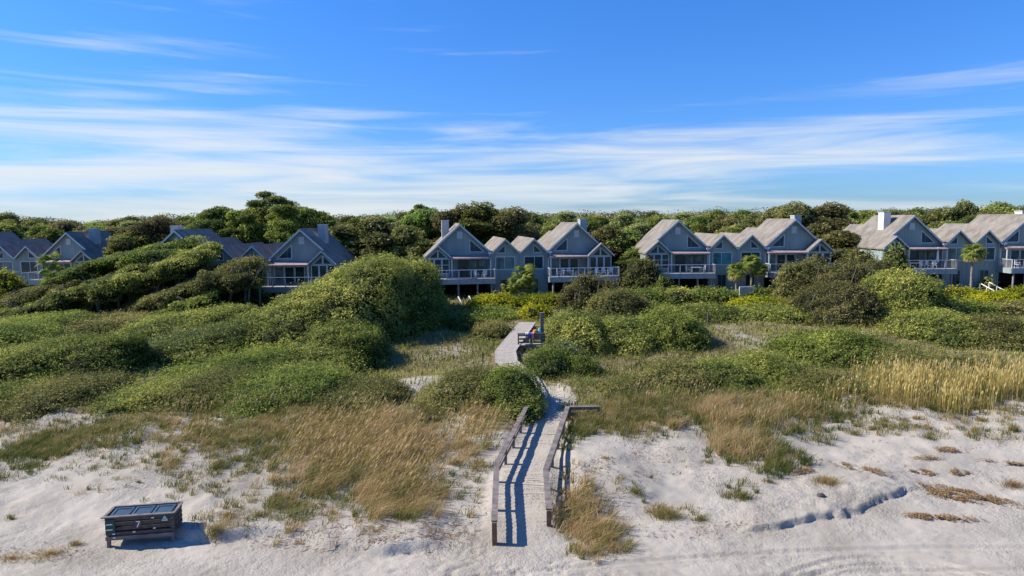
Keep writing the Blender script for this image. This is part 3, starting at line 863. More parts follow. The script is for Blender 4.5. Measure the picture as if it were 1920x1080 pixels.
for z in (.86, .66): bbox_part('plate_stripe', 'white', .07, .28, -.096, -.091, z, z + .035, parent=pl)
for (x, z) in ((1.62, 1.02), (1.66, .62), (.95, .53), (.25, .50), (.26, .35)):
    bbox_part('bright_gap_tape', 'white', x, x + .09, -.075, -.05 , z - .02, z + .02)

# ------------------------------------------------------------------ stakes and small posts
M['pvc'] = paint('white_pvc', (.72, .72, .70), .5, .05)
def stake(px, py0, py1, Y, mat, label, w=.05):
    p = at(px, py1, Y); t = at(px, py0, Y); g = Z(p.x, Y)
    o = empty('marker_stake', (p.x, Y, g), 0, label, 'stake')
    m = MB(); m.box(-w, w, -w, w, -.3, t.z - g); m.build('shaft', M[mat], o)
    m = MB(); m.box(-w * 1.25, w * 1.25, -w * 1.25, w * 1.25, t.z - g, t.z - g + .06); m.build('cap', M[mat], o)
stake(1701, 688, 706, 47.5, 'pvc', 'white plastic marker stake in the grass left of the tall golden sea oats', .06)
stake(1327, 588, 602, 66.0, 'weather', 'grey wooden stake before the long green hedge', .06)
stake(905.5, 662, 682, 49.5, 'weather_dark', 'short dark stake in the sand patch left of the boardwalk bend', .04)
# ------------------------------------------------------------------ foliage materials
RAMPS = {
    'green': [(.0, (0.046, 0.066, 0.025)), (.35, (0.134, 0.173, 0.043)), (.7, (0.340, 0.365, 0.078)), (1., (0.684, 0.623, 0.151))],
    'lime': [(.0, (0.048, 0.077, 0.027)), (.35, (0.152, 0.206, 0.046)), (.7, (0.316, 0.369, 0.067)), (1., (0.547, 0.570, 0.130))],
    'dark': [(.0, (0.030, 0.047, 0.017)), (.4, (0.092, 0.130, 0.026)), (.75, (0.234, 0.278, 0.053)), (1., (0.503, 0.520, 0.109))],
    'olive': [(.0, (0.046, 0.052, 0.022)), (.35, (0.135, 0.146, 0.043)), (.7, (0.285, 0.267, 0.079)), (1., (0.492, 0.422, 0.170))],
    'yellow': [(.0, (0.084, 0.106, 0.013)), (.35, (0.223, 0.259, 0.017)), (.7, (0.464, 0.448, 0.022)), (1., (0.651, 0.573, 0.046))],
    'brown': [(.0, (0.038, 0.039, 0.018)), (.3, (0.098, 0.104, 0.030)), (.6, (0.196, 0.175, 0.061)), (1., (0.336, 0.297, 0.140))],
    'silver': [(.0, (0.040, 0.059, 0.022)), (.4, (0.116, 0.152, 0.049)), (.75, (0.278, 0.321, 0.102)), (1., (0.516, 0.562, 0.210))],
    'straw': [(.0, (0.070, 0.105, 0.023)), (.3, (0.164, 0.188, 0.046)), (.55, (0.296, 0.247, 0.086)), (.8, (0.468, 0.323, 0.144)), (1., (0.655, 0.480, 0.259))],
    'oats': [(.0, (0.149, 0.176, 0.046)), (.4, (0.378, 0.297, 0.078)), (.8, (0.608, 0.459, 0.156)), (1., (0.743, 0.594, 0.260))],
    'wrack': [(.0, (.10, .058, .035)), (.5, (.27, .165, .080)), (1., (.40, .30, .17))],
    'palm': [(.0, (0.075, 0.120, 0.021)), (.5, (0.209, 0.269, 0.051)), (.85, (0.448, 0.434, 0.100)), (1., (0.568, 0.404, 0.157))],
}
for k, v in RAMPS.items():
    M['leaf_' + k] = leaf_mat(k + '_leaves' if k not in ('straw', 'oats', 'wrack') else k + '_blades', v, 0.40 if k not in ('wrack',) else 0.1, .7, .12)
M['core'] = paint('shaded_twigs', (.024, .027, .013), .95, .35, 1.4, (1, 1, 1), .05, .8, 6)  # twig colour darkened to stand for the shade inside bushes and crowns
M['wood'] = paint('twisted_grey_wood', (.19, .165, .14), .9, .3, 2.0, (1, 1, 1), .1, .4, 12)

def leaf_tris(P, Nn, size, rng, spread=0.9, width=0.62):
    """one small triangular leaf or sprig at each point, facing roughly along its normal"""
    n = len(P)
    nn = Nn + rng.normal(0, spread * 0.6, (n, 3)); nn /= np.linalg.norm(nn, axis=1, keepdims=True) + 1e-9
    t = rng.normal(0, 1, (n, 3)); t -= nn * np.sum(t * nn, 1, keepdims=True); t /= np.linalg.norm(t, axis=1, keepdims=True) + 1e-9
    b = np.cross(nn, t)
    s = (size * rng.uniform(0.6, 1.4, n))[:, None]
    V = np.stack([P - t * s * .5 - b * s * width * .5, P - t * s * .35 + b * s * width * .5, P + t * s * .6], 1)
    return V.reshape(-1, 3)
def tri_mesh(name, V, mat, tint):
    F = np.arange(len(V)).reshape(-1, 3)
    return np_mesh(name, V, F, mat, {'tint': np.repeat(np.clip(tint, 0, 1), 3)})

LEAF_TOTAL = [0]
def dome_surface(th, ph, rx, ry, h, lump, seed, X, Y, skew, p=2.3, lumpscale=1.0):
    d = np.stack([np.cos(ph) * np.cos(th), np.sin(ph) * np.cos(th), np.sin(th)], 1)
    rr = 1.0 / (np.abs(d[:, 0]) ** p + np.abs(d[:, 1]) ** p + np.abs(d[:, 2]) ** p) ** (1 / p)
    q = d * rr[:, None] * np.array([rx, ry, h])
    wq = q + np.array([X, Y, 0])
    sc = 1.9 * lumpscale
    b1 = 1 - 2.2 * np.abs(vnoise3(wq / (sc * .8), seed) - .5) * 2.2; b2 = 1 - 2.2 * np.abs(vnoise3(wq / (sc * .34), seed + 3) - .5) * 2.2
    a = (b1 - .35) * .85 + (b2 - .35) * .95 + (vnoise3(wq / (sc * 2.2), seed + 4) - .5) * 1.6
    zf = np.clip(d[:, 2], 0, 1)
    rim = 1 + .10 * (1 - zf) ** 2 + .42 * (fbm(np.cos(ph) * 1.6 + seed, np.sin(ph) * 1.6, 1.0, 3, seed + 6)) * (1 - .5 * zf)
    rim = np.where(p > 2.6, 1.0, rim)
    q[:, :2] *= rim[:, None]
    q = q * (1 + lump * .78 * a)[:, None]
    q[:, 2] += 0.30 * lump * (vnoise3(wq / (sc * .5), seed + 8) - .5) * min(h, 3) * np.maximum(0, d[:, 2])
    rho2 = np.clip((q[:, 0] / rx) ** 2 + (q[:, 1] / ry) ** 2, 0, 1)
    q[:, 0] += skew * rx * (1 - rho2)
    nrm = np.stack([d[:, 0] / rx, d[:, 1] / ry, d[:, 2] / h], 1); nrm /= np.linalg.norm(nrm, axis=1, keepdims=True)
    return q, nrm, a
def shrub(x0, x1, ytop, ybase, ry, kind, label, skew=0.0, lump=.16, dens=1.0, name='shrub', leaf=1.0, cat='shrub', group=None, twigs=0, Yc=None, wire=0, tb=0.0, p=2.0):
    """a rounded, wind-pruned bush; pixel extents give where it stands and how tall it is"""
    seed = abs(int(x0 * 7 + ybase * 13)) % 9973
    rng = np.random.default_rng(seed)
    if x1 < 860 and ybase > 604 and skew > 0: skew = skew * 1.5 + .08
    if ybase > 604 and Yc is None: ry = ry * 1.55
    if Yc is None:
        g = ground((x0 + x1) / 2, ybase); Yc = g.y + ry * .92
    Xc = at((x0 + x1) / 2, 500, Yc).x; rx = (x1 - x0) / 2 / 1280.0 * Yc * 1.02
    gz = Z(Xc, Yc)
    h = max(0.35, at((x0 + x1) / 2, ytop + 4, Yc + ry * .15).z - gz)
    if ybase > 604 and ytop > 550 and not (790 < x0 < 990 and ybase > 705): h *= .76
    if 1010 < x0 < 1200 and 568 < ytop < 590: h *= 1.12; lump *= .7
    area = 1.9 * math.pi * ((rx * ry) ** 1.6 / 1 + 0) ** (1 / 1.6) * (1 + 0.55 * h / math.sqrt(rx * ry))
    s = 0.0026 * Yc * leaf
    n = int(min(64000, 1.05 * dens * area / (0.5 * .62 * s * s)))
    u = rng.uniform(-.05, 1, n * 3); ph = rng.uniform(-math.pi, math.pi, n * 3); th = np.arcsin(np.clip(u, -1, 1))
    d = np.stack([np.cos(ph) * np.cos(th), np.sin(ph) * np.cos(th), np.sin(th)], 1)
    w = np.sqrt((ry * h * d[:, 0]) ** 2 + (rx * h * d[:, 1]) ** 2 + (rx * ry * d[:, 2]) ** 2)
    back = np.where((d[:, 1] > .35) & (d[:, 2] < .6), .3, 1.0)
    w = w * back; keep = rng.uniform(0, 1, n * 3) < w / np.quantile(w, .97) * .9
    th, ph = th[keep][:n], ph[keep][:n]; n = len(th)
    q, nr, a = dome_surface(th, ph, rx, ry, h, lump, seed, Xc, Yc, skew, p)
    depth = rng.uniform(0, 1, n) ** 2.2 * .13
    q = q * (1 - depth)[:, None] + rng.normal(0, .035, (n, 3)) + nr * (rng.uniform(0, 1, n) ** 7 * .5)[:, None]
    zt = zterr(Xc + q[:, 0], Yc + q[:, 1], False)
    V = q.copy(); V[:, 2] = np.maximum(V[:, 2], 0) + (zt - gz) * np.clip(1 - q[:, 2] / (h + .01), 0, 1) * 1.0
    wq0 = q + np.array([Xc, Yc, 0]); pits = vnoise3(wq0 / .42, seed + 50) + .5 * (vnoise3(wq0 / 1.1, seed + 51) - .5)
    ok = (V[:, 2] > zt - gz - .05) & ((pits > .40) | (rng.uniform(0, 1, n) < .22))
    V, nr, a, q = V[ok], nr[ok], a[ok], q[ok]; n = len(V)
    up = nr * .55 + np.array([0, 0, .5]) ; up /= np.linalg.norm(up, axis=1, keepdims=True)
    T = leaf_tris(V, up, s, rng)
    wq = V + np.array([Xc, Yc, 0])
    tint = .43 + tb + .30 * a * .5 + (vnoise3(wq / 2.6, seed + 21) - .5) * .9 + rng.normal(0, .17, n)
    root = empty(name, (Xc, Yc, gz), 0, label, cat, group)
    fo = link('foliage', tri_mesh('foliage', T, M['leaf_' + kind], tint), None, root)
    LEAF_TOTAL[0] += n
    # twig mass inside, the shade between leaves put into its dark colour
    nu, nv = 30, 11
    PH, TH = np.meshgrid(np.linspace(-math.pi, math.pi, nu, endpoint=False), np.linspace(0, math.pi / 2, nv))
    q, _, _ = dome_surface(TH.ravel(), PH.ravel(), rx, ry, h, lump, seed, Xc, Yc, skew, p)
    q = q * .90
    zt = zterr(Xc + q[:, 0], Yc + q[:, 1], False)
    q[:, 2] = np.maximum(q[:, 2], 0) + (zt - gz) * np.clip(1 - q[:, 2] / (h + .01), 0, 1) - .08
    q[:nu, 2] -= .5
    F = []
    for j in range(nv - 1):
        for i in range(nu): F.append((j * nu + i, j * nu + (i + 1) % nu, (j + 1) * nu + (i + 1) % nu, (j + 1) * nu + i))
    me = np_mesh('shaded_core', q, np.array(F), M['core'], None, True)
    link('shaded_core', me, None, root)
    if twigs:
        m = MB()
        for k in range(twigs):
            phk = rng.uniform(-2.8, -.3); r1 = rng.uniform(.55, .85)
            bx, by = rx * r1 * math.cos(phk), ry * r1 * math.sin(phk)
            top = Vector((bx * 1.0 + skew * rx * .3 + rng.normal(0, .3), by * 1.0 - .2, h * rng.uniform(.65, 1.0)))
            mid = Vector((bx * 1.1 + rng.normal(0, .3), by * 1.15, h * .35))
            m.tube([(bx, by * 1.05, -.2), mid, top], [.07, .05, .02], 5)
        m.build('stem', M['wood'], root)
    return root

S = shrub
GM = 'wind-pruned thicket'
# --- the big green mound and what spills down from it on the left
S(660, 822, 488, 622, 7.5, 'green', 'steep dark-green end of the big mound, beside the centre-left villa deck', .30, .13, tb=.05)
S(575, 775, 482, 652, 7.0, 'green', 'highest green hump of the big mound in front of the dark-roofed villa', .22, .13, tb=.06)
S(500, 700, 512, 662, 6.5, 'green', 'green shoulder of the big mound sloping down before the half-hidden villa', .22, .15, tb=.03)
S(415, 610, 554, 668, 6.0, 'green', 'rounded green flank low on the big mound below the small palm', .25, .14)
S(690, 828, 552, 628, 3.0, 'dark', 'dark glossy bush at the foot of the big mound, nearest the stair rails', .1, .2)
S(560, 700, 580, 690, 4.0, 'green', 'bushy green fold in the middle of the big mound slope', .1, .2, tb=-.08)
S(620, 712, 596, 702, 2.6, 'dark', 'dark bush hanging over the shaded hollow under the mound', .1, .25)
S(330, 520, 584, 690, 5.0, 'green', 'long low green thicket running down from the mound to the dark hollow', .25, .14)
S(245, 420, 607, 692, 4.0, 'silver', 'grey-green thicket to the side of the dark-hollowed bush', .2, .14, tb=-.1)
S(500, 692, 640, 722, 3.6, 'green', 'green tongue of thicket with a dark edge over the sandy slope', .15, .18, tb=.05)
S(330, 560, 648, 728, 4.2, 'lime', 'bright lime-green low thicket below the big mound', .2, .14)
S(420, 640, 684, 762, 3.2, 'lime', 'lowest bright green tongue of thicket above the dune grass', .2, .15, tb=-.08)
S(575, 752, 712, 774, 2.4, 'olive', 'olive bush with yellowish top just above the pale sand slope', .1, .15)
S(300, 470, 694, 772, 3.0, 'olive', 'olive low thicket between bright green tongues and dry grass', .15, .15)
S(185, 335, 712, 776, 2.2, 'green', 'small dark-sided green bush by the edge of the sand', .15, .2)
S(40, 200, 700, 776, 2.8, 'olive', 'olive scrub in front of the dark-hollowed bush', .1, .18)
S(-120, 60, 715, 790, 3.0, 'green', 'green scrub at the sand edge in the corner past the olive scrub', .1, .18)
# --- dark-hollowed mound far left
S(-60, 150, 620, 740, 4.6, 'green', 'long green back of the dark-hollowed bush', .25, .18)
S(60, 258, 612, 722, 2.2, 'dark', 'bush with a black shaded hollow under its leafy overhang', .30, .28, tb=.08)
S(178, 226, 664, 712, .9, 'brown', 'small reddish-brown bush in the shade of the dark hollow', 0, .25)
S(-160, 60, 600, 700, 5.0, 'lime', 'bright green slope thicket behind the dark-hollowed bush', .2, .15)
# --- ridge below the wind-bent trees
S(255, 470, 566, 640, 4.6, 'green', 'thicket ridge with dark leaves under the second wind-bent tree', .3, .2)
S(90, 330, 584, 632, 4.8, 'olive', 'long olive ridge rising towards the wind-bent trees', .35, .14, tb=.05)
S(-40, 150, 585, 632, 4.0, 'lime', 'yellow-green bank at the low end of the olive ridge', .2, .14)
S(360, 465, 562, 608, 2.0, 'lime', 'small light green bush beneath the tall grey trunk', 0, .18)
S(240, 290, 600, 626, 1.2, 'lime', 'tiny bright green tuft bush on the olive ridge', 0, .2)
S(520, 560, 555, 590, 1.4, 'silver', 'small grey bush on the slope under the villa deck', 0, .2)
# --- centre: clipped and yellow hedges round the head of the boardwalk
S(880, 985, 548, 585, 2.6, 'yellow', 'yellow-green hedge top under the big palm clump', 0, .10)
S(955, 1075, 549, 580, 2.4, 'yellow', 'yellow-orange hedge in front of the narrow gables', 0, .10, tb=-.1)
S(976, 1038, 566, 602, 1.6, 'yellow', 'bright yellow bush right behind the boardwalk head', 0, .12, tb=.12)
S(865, 975, 570, 606, 2.2, 'lime', 'lime hedge with orange tint to the side of the boardwalk head', 0, .12, tb=.08)
S(838, 900, 588, 622, 2.0, 'dark', 'dark low bush in the shade below the stair rails', 0, .2)
S(880, 965, 598, 640, 1.8, 'olive', 'low olive bush hugging the upper boardwalk', .1, .15)
S(1052, 1168, 514, 592, 3.0, 'brown', 'bushy pinkish-olive shrub hiding part of the right-hand deck', -.15, .22, tb=-.02, twigs=7)
S(1100, 1215, 540, 610, 2.8, 'olive', 'light olive shrub sloping down from the pinkish one', .1, .2)
S(1018, 1140, 572, 664, 3.2, 'green', 'bright green bush rising straight behind the shower post', -.05, .16, tb=.08)
S(1110, 1235, 585, 664, 3.2, 'green', 'broad green bush with dark lower edge right of the shower-post bush', .05, .2)
S(1195, 1318, 574, 656, 3.4, 'dark', 'dark-green end of the bush bank before the grassy flat', .05, .2, tb=.08)
S(1020, 1085, 630, 680, 1.2, 'silver', 'small silvery bush below the lookout bench', 0, .2)
S(985, 1075, 655, 712, 1.8, 'dark', 'dark low bush between the two bends of the boardwalk', 0, .22)
S(1062, 1122, 660, 706, 1.4, 'dark', 'small black-green bush alone on the grassy slope', 0, .25)
S(1160, 1248, 482, 558, 2.6, 'olive', 'round olive shrub tree between the two middle villas', 0, .16, twigs=4, name='shrub')
# hedges in front of the right-of-centre villa
S(1165, 1248, 541, 576, 2.2, 'lime', 'first clipped hedge block from the round shrub tree', 0, .08, p=3.5)
S(1221, 1256, 536, 570, 1.6, 'lime', 'narrow upright clipped bush between hedge blocks', 0, .07, p=3.2, tb=.05)
S(1250, 1297, 538, 576, 1.8, 'green', 'box-shaped clipped bush with a dark side', 0, .05, p=5, tb=.1)
S(1288, 1382, 538, 574, 2.4, 'lime', 'long clipped hedge before the dark undercroft', 0, .08, p=3)
S(1375, 1460, 536, 562, 1.8, 'lime', 'clipped hedge behind the pale fence box', 0, .08)
S(1362, 1490, 555, 592, 2.6, 'yellow', 'yellow-topped hedge mound in front of the three palms', 0, .1, tb=.02)
S(1130, 1290, 562, 606, 2.8, 'green', 'low green hedge band nearest the sand post', 0, .12, tb=.08)
S(1250, 1400, 566, 608, 2.6, 'green', 'darker green hedge band behind the wooden stake', 0, .12)
S(1375, 1530, 566, 608, 3.0, 'green', 'green hedge band below the yellow-topped mound', 0, .12, tb=.04)
# big mixed mound on the right
S(1452, 1560, 486, 566, 3.2, 'olive', 'tall rounded olive thicket screening the villa porch', .0, .16, twigs=5)
S(1530, 1640, 488, 576, 3.2, 'brown', 'twiggy brown-grey thicket between olive and green ones', .1, .22, twigs=12)
S(1600, 1690, 484, 560, 2.8, 'olive', 'olive thicket top against the pale roof of the chimney villa', .1, .18, tb=-.04)
S(1490, 1640, 528, 612, 3.2, 'brown', 'lower brown and green scrub with bare grey twigs', .1, .2, tb=-.08, twigs=10)
S(1620, 1765, 510, 606, 3.6, 'green', 'bright green flank of the big thicket below the villa deck', -.15, .16, tb=.05)
S(1500, 1660, 560, 612, 2.8, 'green', 'dark green skirt of the big thicket', 0, .15)
S(1640, 1790, 560, 616, 2.8, 'green', 'olive-green skirt of the thicket beside the yellow hedges', 0, .15, tb=-.03)
# yellow hedges far right
S(1755, 1850, 537, 572, 2.4, 'yellow', 'yellow-green hedge hump at the foot of the ramp rails', 0, .1, tb=-.1)
S(1815, 1925, 544, 578, 2.4, 'yellow', 'yellow hedge hump in front of the ramp rails', 0, .1, tb=.05)
S(1880, 1990, 536, 566, 2.2, 'yellow', 'olive-yellow hedge under the pale side deck', 0, .1, tb=-.1)
S(1740, 1880, 562, 594, 2.4, 'lime', 'lime-green hedge band under the yellow humps', 0, .12)
S(1850, 1990, 566, 596, 2.4, 'olive', 'olive hedge band next to the lime one', 0, .12, tb=.1)
# lower right mounds
S(1690, 1830, 572, 656, 3.4, 'green', 'green mound with a few dead stems above the sea oats', .1, .15, tb=.04)
S(1790, 1930, 580, 662, 3.4, 'olive', 'olive mound with a purplish bare patch', .1, .18, tb=-.1)
S(1880, 2040, 590, 668, 3.2, 'green', 'green mound at the end of the row above the sea oats', .1, .16)
S(1448, 1660, 610, 686, 3.4, 'dark', 'wide dark-green dome bush on the grassy flat', .05, .18, tb=.12)
S(1635, 1760, 652, 706, 2.2, 'olive', 'yellow-flecked low bush beside the white stake', .05, .16, tb=.02)
S(1385, 1500, 655, 720, 2.6, 'green', 'round green bush in front of the wide dark dome', .05, .18)
S(1215, 1330, 668, 742, 2.4, 'olive', 'low olive bush on the grassy slope', .1, .18, tb=-.02)
S(1300, 1420, 664, 738, 2.4, 'green', 'green bush beside a small dead stump', .1, .18, tb=-.05)
S(1130, 1225, 708, 752, 1.6, 'olive', 'flat olive bush over the short level rail', 0, .15)
S(1480, 1620, 695, 745, 2.2, 'olive', 'flat grey-green scrub in front of the dark dome', 0, .15, tb=-.1)
S(1760, 1900, 672, 716, 2.0, 'olive', 'flat olive scrub behind the tall sea oats', 0, .15, tb=-.1)
# bush left of the walk
S(800, 945, 694, 768, 2.2, 'olive', 'low spreading olive bush uphill of the dry sea-oat stems', .2, .15, tb=-.02)
S(895, 1016, 682, 774, 2.0, 'dark', 'dark round bush overhanging the sandy walk at its bend', .0, .2, tb=.12)
S(935, 1010, 735, 790, 1.0, 'green', 'small leafy bush at the head of the left railing', 0, .2)

# ------------------------------------------------------------------ wind-bent trees on the left
def blob_leaves(lobes, s, cover, rng, seed, under=.35):
    """leaves on a set of ellipsoid lobes: (centre, (rx, ry, rz), tilt about y)"""
    Ts, Ti, Cs = [], [], []
    for li, (c, r, tilt) in enumerate(lobes):
        r = np.array(r); area = 4 * math.pi * ((r[0] * r[1]) ** 1.6 / 3 + (r[0] * r[2]) ** 1.6 / 3 + (r[1] * r[2]) ** 1.6 / 3) ** (1 / 1.6)
        n = int(cover * area / (.31 * s * s))
        d = rng.normal(0, 1, (n * 2, 3)); d /= np.linalg.norm(d, axis=1, keepdims=True)
        w = np.sqrt((r[1] * r[2] * d[:, 0]) ** 2 + (r[0] * r[2] * d[:, 1]) ** 2 + (r[0] * r[1] * d[:, 2]) ** 2)
        w *= np.where(d[:, 2] < -.1, under, 1) * np.where(d[:, 1] > .5, .5, 1)
        d = d[rng.uniform(0, 1, n * 2) < w / w.max() * 1.0][:n]; n = len(d)
        q = d * r
        a = (vnoise3((q + np.array(c)) / (r.mean() * .55), seed + li) - .5)
        a2 = (vnoise3((q + np.array(c)) / (r.mean() * .22), seed + li + 40) - .5)
        q = q * (1 + .75 * a + .55 * a2)[:, None] * (1 - rng.uniform(0, 1, n) ** 2 * .3)[:, None]
        a = a + .5 * a2
        q += rng.normal(0, s * .3, (n, 3))
        ct, st = math.cos(tilt), math.sin(tilt)
        q = np.stack([q[:, 0] * ct - q[:, 2] * st, q[:, 1], q[:, 0] * st + q[:, 2] * ct], 1) + np.array(c)
        nr = d / r; nr /= np.linalg.norm(nr, axis=1, keepdims=True)
        up = nr * .6 + np.array([0, 0, .4])
        Ts.append(leaf_tris(q, up, s, rng)); Ti.append(.45 + a * .9 + rng.normal(0, .15, n) + (vnoise(np.array([li * 3.7]), np.array([seed * 1.1]), 9)[0] - .5) * .4)
    return np.concatenate(Ts), np.concatenate(Ti)
def core_mb(lobes, k=.8):
    m = MB()
    for (c, r, tilt) in lobes:
        ct, st = math.cos(tilt), math.sin(tilt); b = len(m.v)
        nu, nv = 9, 6
        for j in range(nv + 1):
            th = -math.pi / 2 + math.pi * j / nv
            for i in range(nu):
                ph = 2 * math.pi * i / nu
                x, y, z = r[0] * k * math.cos(th) * math.cos(ph), r[1] * k * math.cos(th) * math.sin(ph), r[2] * k * math.sin(th)
                m.v.append((c[0] + x * ct - z * st, c[1] + y, c[2] + x * st + z * ct))
        for j in range(nv):
            for i in range(nu): m.f.append((b + j * nu + i, b + j * nu + (i + 1) % nu, b + (j + 1) * nu + (i + 1) % nu, b + (j + 1) * nu + i))
    return m
def bent_tree(segs, Y, trunks, kind, label, tb=0.0, cover=1.4, name='wind_bent_oak', ry=2.6, thick=False):
    """segs: crown pieces as (x0px, y0px, x1px, y1px, half-thickness px) following the sloping canopy"""
    rng = np.random.default_rng(abs(int(segs[0][0]) + int(segs[0][1])) + 5)
    gx = at(trunks[0][0], 500, Y).x; g0 = Z(gx, Y)
    lobes = []
    for (xa, ya, xb, yb, th) in segs:
        A, Bq = at(xa, ya, Y), at(xb, yb, Y)
        L = math.hypot(Bq.x - A.x, Bq.z - A.z); c = (A + Bq) / 2
        tz = th / 1280 * Y
        nsub = max(3, int(L / 1.5)); sl_ = math.atan2(Bq.z - A.z, Bq.x - A.x)
        for q in range(nsub):
            for row in range(3):
                t_ = (q + .5 + rng.uniform(-.3, .3)) / nsub; e = A.lerp(Bq, t_)
                k_ = rng.uniform(.65, 1.45); yy_ = (row - 1) * ry * 1.0 + rng.normal(0, .4)
                drop = (.70, .35, 0)[row] * rng.uniform(.6, 1.5) + abs(rng.normal(0, .15))
                lobes.append(((e.x - gx + rng.normal(0, .2), yy_, e.z - g0 - tz * .78 * k_ - drop * tz), (L / nsub * rng.uniform(1.0, 1.5), ry * rng.uniform(.5, .8), tz * (.80 if thick else .58) * k_), sl_ * rng.uniform(.3, 1.2)))
    root = empty(name, (gx, Y, g0), 0, label, 'tree')
    T, ti = blob_leaves(lobes, .0026 * Y, cover * .62, rng, abs(int(segs[0][0])) + 3)
    LEAF_TOTAL[0] += len(ti)
    link('crown', tri_mesh('crown', T, M['leaf_' + kind], ti + tb), None, root)
    core_mb(lobes, .72).build('shaded_core', M['core'], root)
    for (bx, tx, ty) in trunks:
        b = at(bx, 500, Y).x - gx; t = at(tx, ty, Y); gz = Z(b + gx, Y - .5) - g0
        dy = rng.uniform(-ry * 1.15, -ry * .3)
        m = MB(); top = Vector((t.x - gx, dy * .5, t.z - g0)); base = Vector((b, dy, gz - .3))
        mid = base.lerp(top, .5) + Vector((rng.normal(0, .25), 0, .2))
        r = rng.uniform(.13, .24)
        m.tube([base, base.lerp(mid, .5) + Vector((rng.normal(0, .12), 0, 0)), mid, top], [r, r * .85, r * .7, r * .35], 7)
        for q in range(3):
            e = top + Vector((rng.uniform(-2.2, 2.2), rng.uniform(-.8, .8), rng.uniform(.1, .8)))
            m.tube([mid, mid.lerp(e, .5) + Vector((0, 0, .3)), e], [r * .5, r * .35, r * .15], 5)
        m.build('trunk', M['bark'], root)
    return root
bent_tree([(60, 560, 170, 518, 20), (150, 525, 270, 478, 22), (250, 487, 370, 455, 24), (330, 462, 385, 452, 22), (20, 560, 110, 545, 20)], 79, [(205, 190, 520), (150, 140, 540), (255, 245, 500), (300, 330, 480), (342, 350, 478), (180, 215, 515)], 'green', 'long wind-bent oak whose canopy rises in one sheet to the half-hidden villa', .02)
bent_tree([(120, 500, 220, 470, 14), (200, 476, 300, 448, 15), (270, 455, 350, 438, 18)], 84, [(230, 240, 480), (290, 300, 465)], 'lime', 'upper strip of wind-bent canopy against the roofs of the shaded villa', -.05)
bent_tree([(0, 545, 90, 525, 18), (70, 530, 180, 498, 18), (-60, 560, 20, 548, 20)], 82, [(25, 30, 550), (65, 70, 545), (105, 110, 530)], 'olive', 'greyish wind-bent tree leaning low over the shaded fence', -.05)
bent_tree([(-80, 585, 40, 560, 22), (10, 575, 90, 555, 16)], 77, [(5, 0, 580), (45, 40, 575), (-30, -20, 580)], 'green', 'low dark wind-bent tree in the corner before the greyish one', -.08)
bent_tree([(300, 540, 380, 508, 20), (360, 512, 445, 482, 20), (410, 492, 478, 478, 22), (265, 556, 330, 535, 12)], 77, [(441, 447, 505), (470, 472, 505), (400, 420, 520), (484, 478, 500)], 'olive', 'second wind-bent tree on a tall grey trunk with black shade beneath', -.02, ry=3.0, thick=True)
bent_tree([(345, 560, 395, 538, 13), (300, 572, 350, 555, 10)], 72, [(375, 372, 560), (355, 350, 565)], 'lime', 'small yellow-green tree tucked under the second wind-bent one', .05, ry=1.4)

# ------------------------------------------------------------------ palms
def frond_mesh(L, seed):
    rng = np.random.default_rng(seed); V = []; ti = []
    nl = 15
    for k in range(nl):
        a = (k / (nl - 1) - .5) * 2.5
        d = np.array([math.cos(a), math.sin(a), 0]); w = np.array([-math.sin(a), math.cos(a), 0]) * .035
        b = np.array([L * .45, 0, 0.0])
        droop = -.22 * (1 + abs(a)) * L * rng.uniform(.6, 1.2)
        tip = b + d * L * .62 + np.array([0, 0, droop]); mid = b + d * L * .36 + np.array([0, 0, .03])
        V += [b - w * .5, b + w * .5, mid + w * 1.3, b - w * .5, mid + w * 1.3, mid - w * 1.3, mid - w * 1.3, mid + w * 1.3, tip]
        ti += [.5 + rng.normal(0, .15)] * 3
    w = np.array([0, .025, 0]); o = np.zeros(3); b = np.array([L * .47, 0, 0])
    V += [o - w, o + w, b + w * .6, o - w, b + w * .6, b - w * .6]; ti += [.6, .6]
    me = tri_mesh('frond', np.array(V), M['leaf_palm'], np.array(ti)); return me
FM = [frond_mesh(1.0, s) for s in range(4)]
def dry(me):
    c = me.copy(); a = c.attributes['tint']; a.data.foreach_set('value', np.full(len(c.vertices), .95, dtype=np.float32)); return c
FD = dry(FM[0])
def palm(px, ytop, ybase, Y, size, label, nf=26, trunk=True):
    p = at(px, ybase, Y); g = Z(p.x, Y)
    crown = at(px, ytop, Y).z - size * .75
    root = empty('cabbage_palm', (p.x, Y, g), random.uniform(0, 6), label, 'palm')
    if trunk:
        m = MB(); hgt = crown - g; m.tube([(0, 0, -.2), (.05, .03, hgt * .5), (0, 0, hgt)], [.17, .14, .16], 8); m.build('trunk', M['palmbark'], root)
    for k in range(nf):
        t = k / nf; el_ = R(85 - 125 * t ** .8) if trunk else R(random.uniform(15, 85))
        me = FD if (trunk and t > .82) else FM[k % 4]
        o = bpy.data.objects.new('frond', me); COL.objects.link(o); o.parent = root
        o.location = (0, 0, crown - g) if trunk else (random.uniform(-.5, .5) * size, random.uniform(-.4, .4) * size, max(.1, (crown - g) * random.uniform(.1, 1.0)))
        o.rotation_euler = (random.uniform(-.3, .3), -el_, k * 2.4 + random.uniform(-.2, .2))
        sc = size * random.uniform(.85, 1.12); o.scale = (sc, sc, sc)
    return root
palm(983, 498, 545, 86.5, 1.75, 'bushy cabbage palm clump between the two narrow gables', 44, False)
palm(960, 520, 547, 86.2, 1.1, 'small low palm on the near side of the bushy clump', 20, False)
palm(1381, 496, 545, 87.5, 1.35, 'shorter front palm of the three before the narrow gables')
palm(1408, 481, 545, 89.0, 1.45, 'tallest of the three palms, behind the shorter front one')
palm(1424, 495, 545, 88.6, 1.15, 'third palm, with a dark trunk, beside the undercroft')
palm(1821, 460, 543, 88, 1.5, 'single palm with orange dead fronds before the chimney villa')
